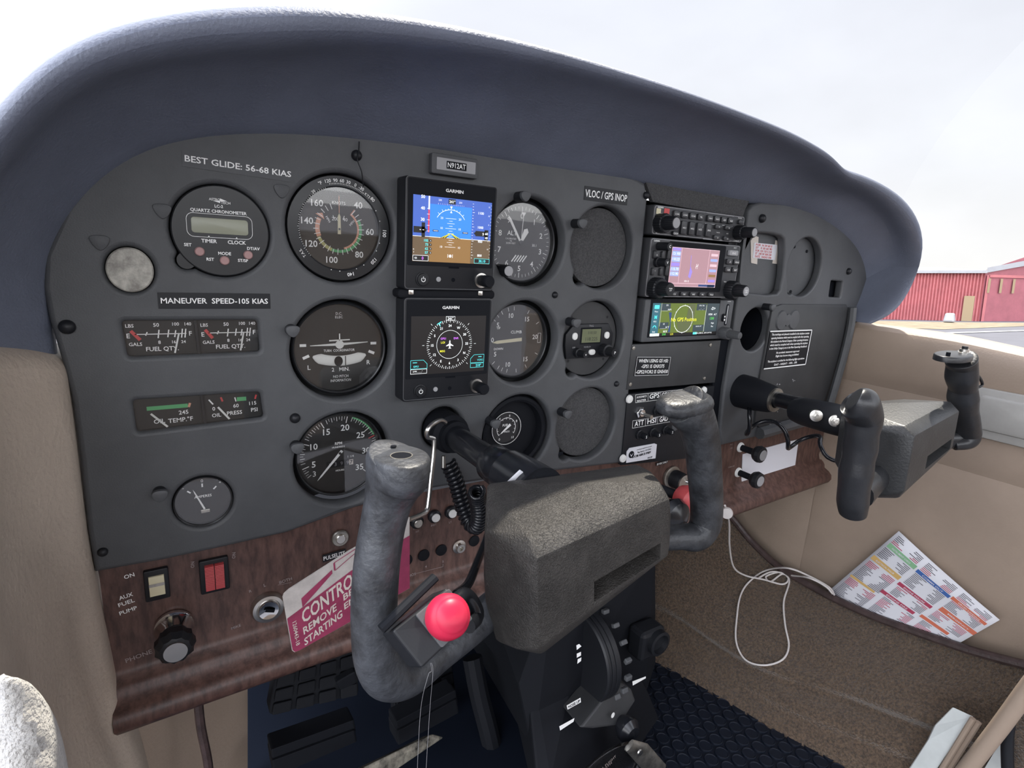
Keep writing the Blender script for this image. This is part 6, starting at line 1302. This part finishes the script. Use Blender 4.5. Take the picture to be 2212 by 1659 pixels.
# ================================================================ RIGHT SIDE THINGS
ca = thing('charging_cable', 'thin white charging cable looped over the edge of the carpeted map pocket', 'cable')
XC = .735
cp = [(1566, 1092, .58), (1575, 1130, .60), (1576, 1180, .62), (1585, 1225, .64), (1610, 1243, .66), (1650, 1252, .69), (1690, 1262, .71), (1703, 1250, .71), (1685, 1236, .70), (1655, 1245, .70), (1665, 1256, .70), (1690, 1240, .71), (1705, 1255, .705), (1693, 1300, .69), (1696, 1350, .68), (1704, 1395, .67), (1690, 1425, .665), (1650, 1437, .66), (1610, 1425, .655), (1590, 1385, .655), (1592, 1330, .66), (1600, 1285, .67), (1620, 1255, .69), (1655, 1232, .70), (1700, 1227, .72), (1745, 1243, .745), (1790, 1268, .755), (1802, 1285, .765)]
from mathutils.bvhtree import BVHTree
dg = bpy.context.evaluated_depsgraph_get(); dg.update(); pock = bpy.data.objects['map_pocket']; bv_ = BVHTree.FromObject(pock, dg)
def onto(px, py, X):
    d = ray(px, py).normalized(); h = bv_.ray_cast(CP, d)[0]; return (h-d*.0035) if h else atx(px, py, X)
b = MB().mt('cable'); b.tube(spline([at(p[0], p[1], -.034).lerp(onto(*p), (0, .3, .55, .78, .93, .97, 1)[min(i, 6)]) for i, p in enumerate(cp)], 6), .0015, 8); b.build('cord', ca, smooth=True)
cp2 = [(1640, 1250, .675), (1670, 1236, .70), (1710, 1244, .72), (1750, 1250, .735), (1785, 1268, .75), (1800, 1284, .76)]
b = MB().mt('cable'); b.tube(spline([onto(*p)+V((-.003, 0, .002)) for p in cp2], 6), .0015, 8); b.build('return_cord', ca, smooth=True)
b = MB().mt('cable'); p = at(1570, 1108, -.034); b.mx(Matrix.Translation(p) @ Matrix.Rotation(-.95, 4, 'Z')); b.lathe([(.0075, .003), (.0082, 0), (.0075, -.003), (0, -.0034)], n=28); b.xf(); b.build('plug_disc', ca, smooth=True)
# checklist
XQ = .775
ck = thing('checklist', 'white checklist card with coloured bands tucked into the map pocket', 'card')
K = [atx(1942, 1147, XQ+.012), atx(2160, 1339, XQ), atx(2010, 1425, XQ-.006), atx(1778, 1287, XQ)]      # top, right, bottom, left
def kq(u, v, h=0): return K[0].lerp(K[1], u).lerp(K[3].lerp(K[2], u), v)+V((-h, 0, 0))
b = MB().mt('paper'); rows = [[kq(u/8, v/6, .0004+.003*math.sin(u/8*PI)) for u in range(9)] for v in range(7)]; b.grid(rows); b.build('sheet', ck, smooth=True, solid=.0006)
def kr(b, u0, u1, v0, v1, m): b.mt(m); b.add([kq(u, v, .0014+.003*math.sin(u*PI)) for u, v in [(u0, v0), ((u0+u1)/2, v0), (u1, v0), (u1, v1), ((u0+u1)/2, v1), (u0, v1)]], [(0, 1, 4, 5), (1, 2, 3, 4)])
M['kgreen'] = mat('print_green', (.25, .48, .27), .6); M['kyel'] = mat('print_amber', (.62, .40, .14), .6); M['kblue'] = mat('print_blue', (.05, .13, .38), .6); M['kor'] = mat('print_orange', (.62, .16, .09), .6); M['kcr'] = mat('print_crimson', (.42, .05, .10), .6); M['kink'] = mat('print_ink', (.12, .12, .14), .6)
b = MB()
bands = [(.03, .33, .13, .18, 'kgreen'), (.02, .32, .32, .37, 'kyel'), (.02, .28, .62, .645, 'kyel'), (.35, .67, .145, .185, 'kblue'), (.34, .66, .37, .41, 'kcr'), (.30, .62, .55, .59, 'kcr'), (.68, .98, .13, .17, 'kor'), (.70, 1.0, .30, .36, 'kor'), (.66, .90, .52, .56, 'kor')]
for u0, u1, v0, v1, m in bands: kr(b, u0, u1, v0, v1, m)
random.seed(3)
for (u0, u1) in ((.03, .31), (.36, .65), (.70, .96)):
    v = .03
    while v < .95:
        hit = any(v0-.012 < v < v1+.008 and a0 < (u0+u1)/2 < a1 for a0, a1, v0, v1, m in bands)
        if not hit:
            m = 'kcr' if int(v*11) % 3 == 1 else 'kink'; a = u0
            kr(b, a, a+random.uniform(.05, .12), v, v+.007, m); kr(b, u1-random.uniform(.04, .12), u1, v, v+.007, m)
        v += .0165
b.build('print', ck)
b = MB().mt('paper')
for u, v, s_ in ((.18, .155, 'INSTRUMENT CHECK'), (.17, .345, 'ELECTRICAL FAILURE'), (.51, .165, 'COMMS OUT'), (.50, .39, 'ENGINE FAILURE'), (.46, .57, 'ENGINE FIRE'), (.83, .15, 'FORCED LANDING'), (.85, .33, 'EMERGENCY')):
    vs, fs, tw, th = text_geo(s_, .01); b.add([kq(u+x/tw*.20, v-z/th*.018, .0020+.003*math.sin(u*PI)) for x, z in vs], fs)
b.build('band_lettering', ck)
# ashtray
p = atx(2185, 905, XR-.012); t = thing('ashtray', 'grey rectangular ashtray with rounded corners set in the beige door wall', 'ashtray', p, rot=(0, 0, PI/2+PI))
t.rotation_euler = (0, 0, -PI/2)
b = MB().mt('grey'); b.plate(0, 0, .115, .066, .012, -.002, .004, .0015, 6); b.build('frame', t, smooth=True)
b = MB().mt('grey'); b.plate(.004, .001, .092, .046, .010, -.0065, 0, .004, 6); b.build('lid', t, smooth=True)
b = MB().mt('metal'); b.lathe([(.0042, -.002), (.0038, -.0035), (0, -.0042)], cx=-.0505, cz=-.003, n=20); b.build('screw', t, smooth=True)
# sill, welt, frame
b = MB().mt('doorwhite'); q = [atx(2058, 1527, .66), atx(2104, 1548, .66), atx(2062, 1605, .655), atx(1985, 1720, .65), atx(1925, 1720, .65), atx(2005, 1597, .655), atx(2020, 1565, .66)]
n_ = len(q); b.add([p for p in q]+[p+V((.012, .004, -.012)) for p in q], [tuple(range(n_)), tuple(range(n_, 2*n_))[::-1]]+[(i, (i+1) % n_, n_+(i+1) % n_, n_+i) for i in range(n_)])
tag(b.build('sill_bracket', bevel=.0012), 'torn edged white metal bracket on the carpet at the bottom right', 'bracket')
b = MB().mt('beige'); b.tube(spline([atx(2290, 1400, .64), atx(2230, 1475, .64), atx(2160, 1570, .64), atx(2090, 1660, .64), atx(2030, 1740, .64)], 5), .0088, 14); tag(b.build('door_welt', smooth=True), 'thick beige welt running diagonally across the bottom right corner', 'welt')
b = MB().mt('beige'); b.tube([atx(2102, 1552, .655), atx(2045, 1645, .65), atx(2000, 1720, .65)], .0032, 10); b.tube([atx(2114, 1560, .66), atx(2060, 1645, .655), atx(2012, 1720, .655)], .0032, 10); tag(b.build('sill_piping', smooth=True), 'beige double piping beside the white bracket at the bottom right', 'piping')
b = MB().mt('doorwhite'); b.grid([[atx(2300, 1430, .70), atx(2190, 1555, .70), atx(2090, 1720, .70)], [atx(2420, 1430, .72), atx(2420, 1555, .72), atx(2420, 1720, .72)]]); tag(b.build('trim_1', smooth=True), kind='structure')
b = MB().mt('black'); b.tube(spline([atx(2235, 1470, .64), atx(2190, 1530, .655), atx(2176, 1600, .66), atx(2180, 1720, .66)], 5), [(.006, .006)]*16, 12); tag(b.build('door_seal', smooth=True), 'black rubber seal curving through the bottom right corner', 'seal')
b = MB().mt('carpet'); b.grid([[atx(2195, 1540, .685)+V((-.0, 0, 0)), atx(2184, 1600, .685), atx(2190, 1720, .685)], [atx(2300, 1500, .68), atx(2300, 1600, .68), atx(2300, 1720, .68)]]); tag(b.build('sill_carpet'), 'patch of brown carpet beyond the black seal in the bottom right corner', 'carpet')
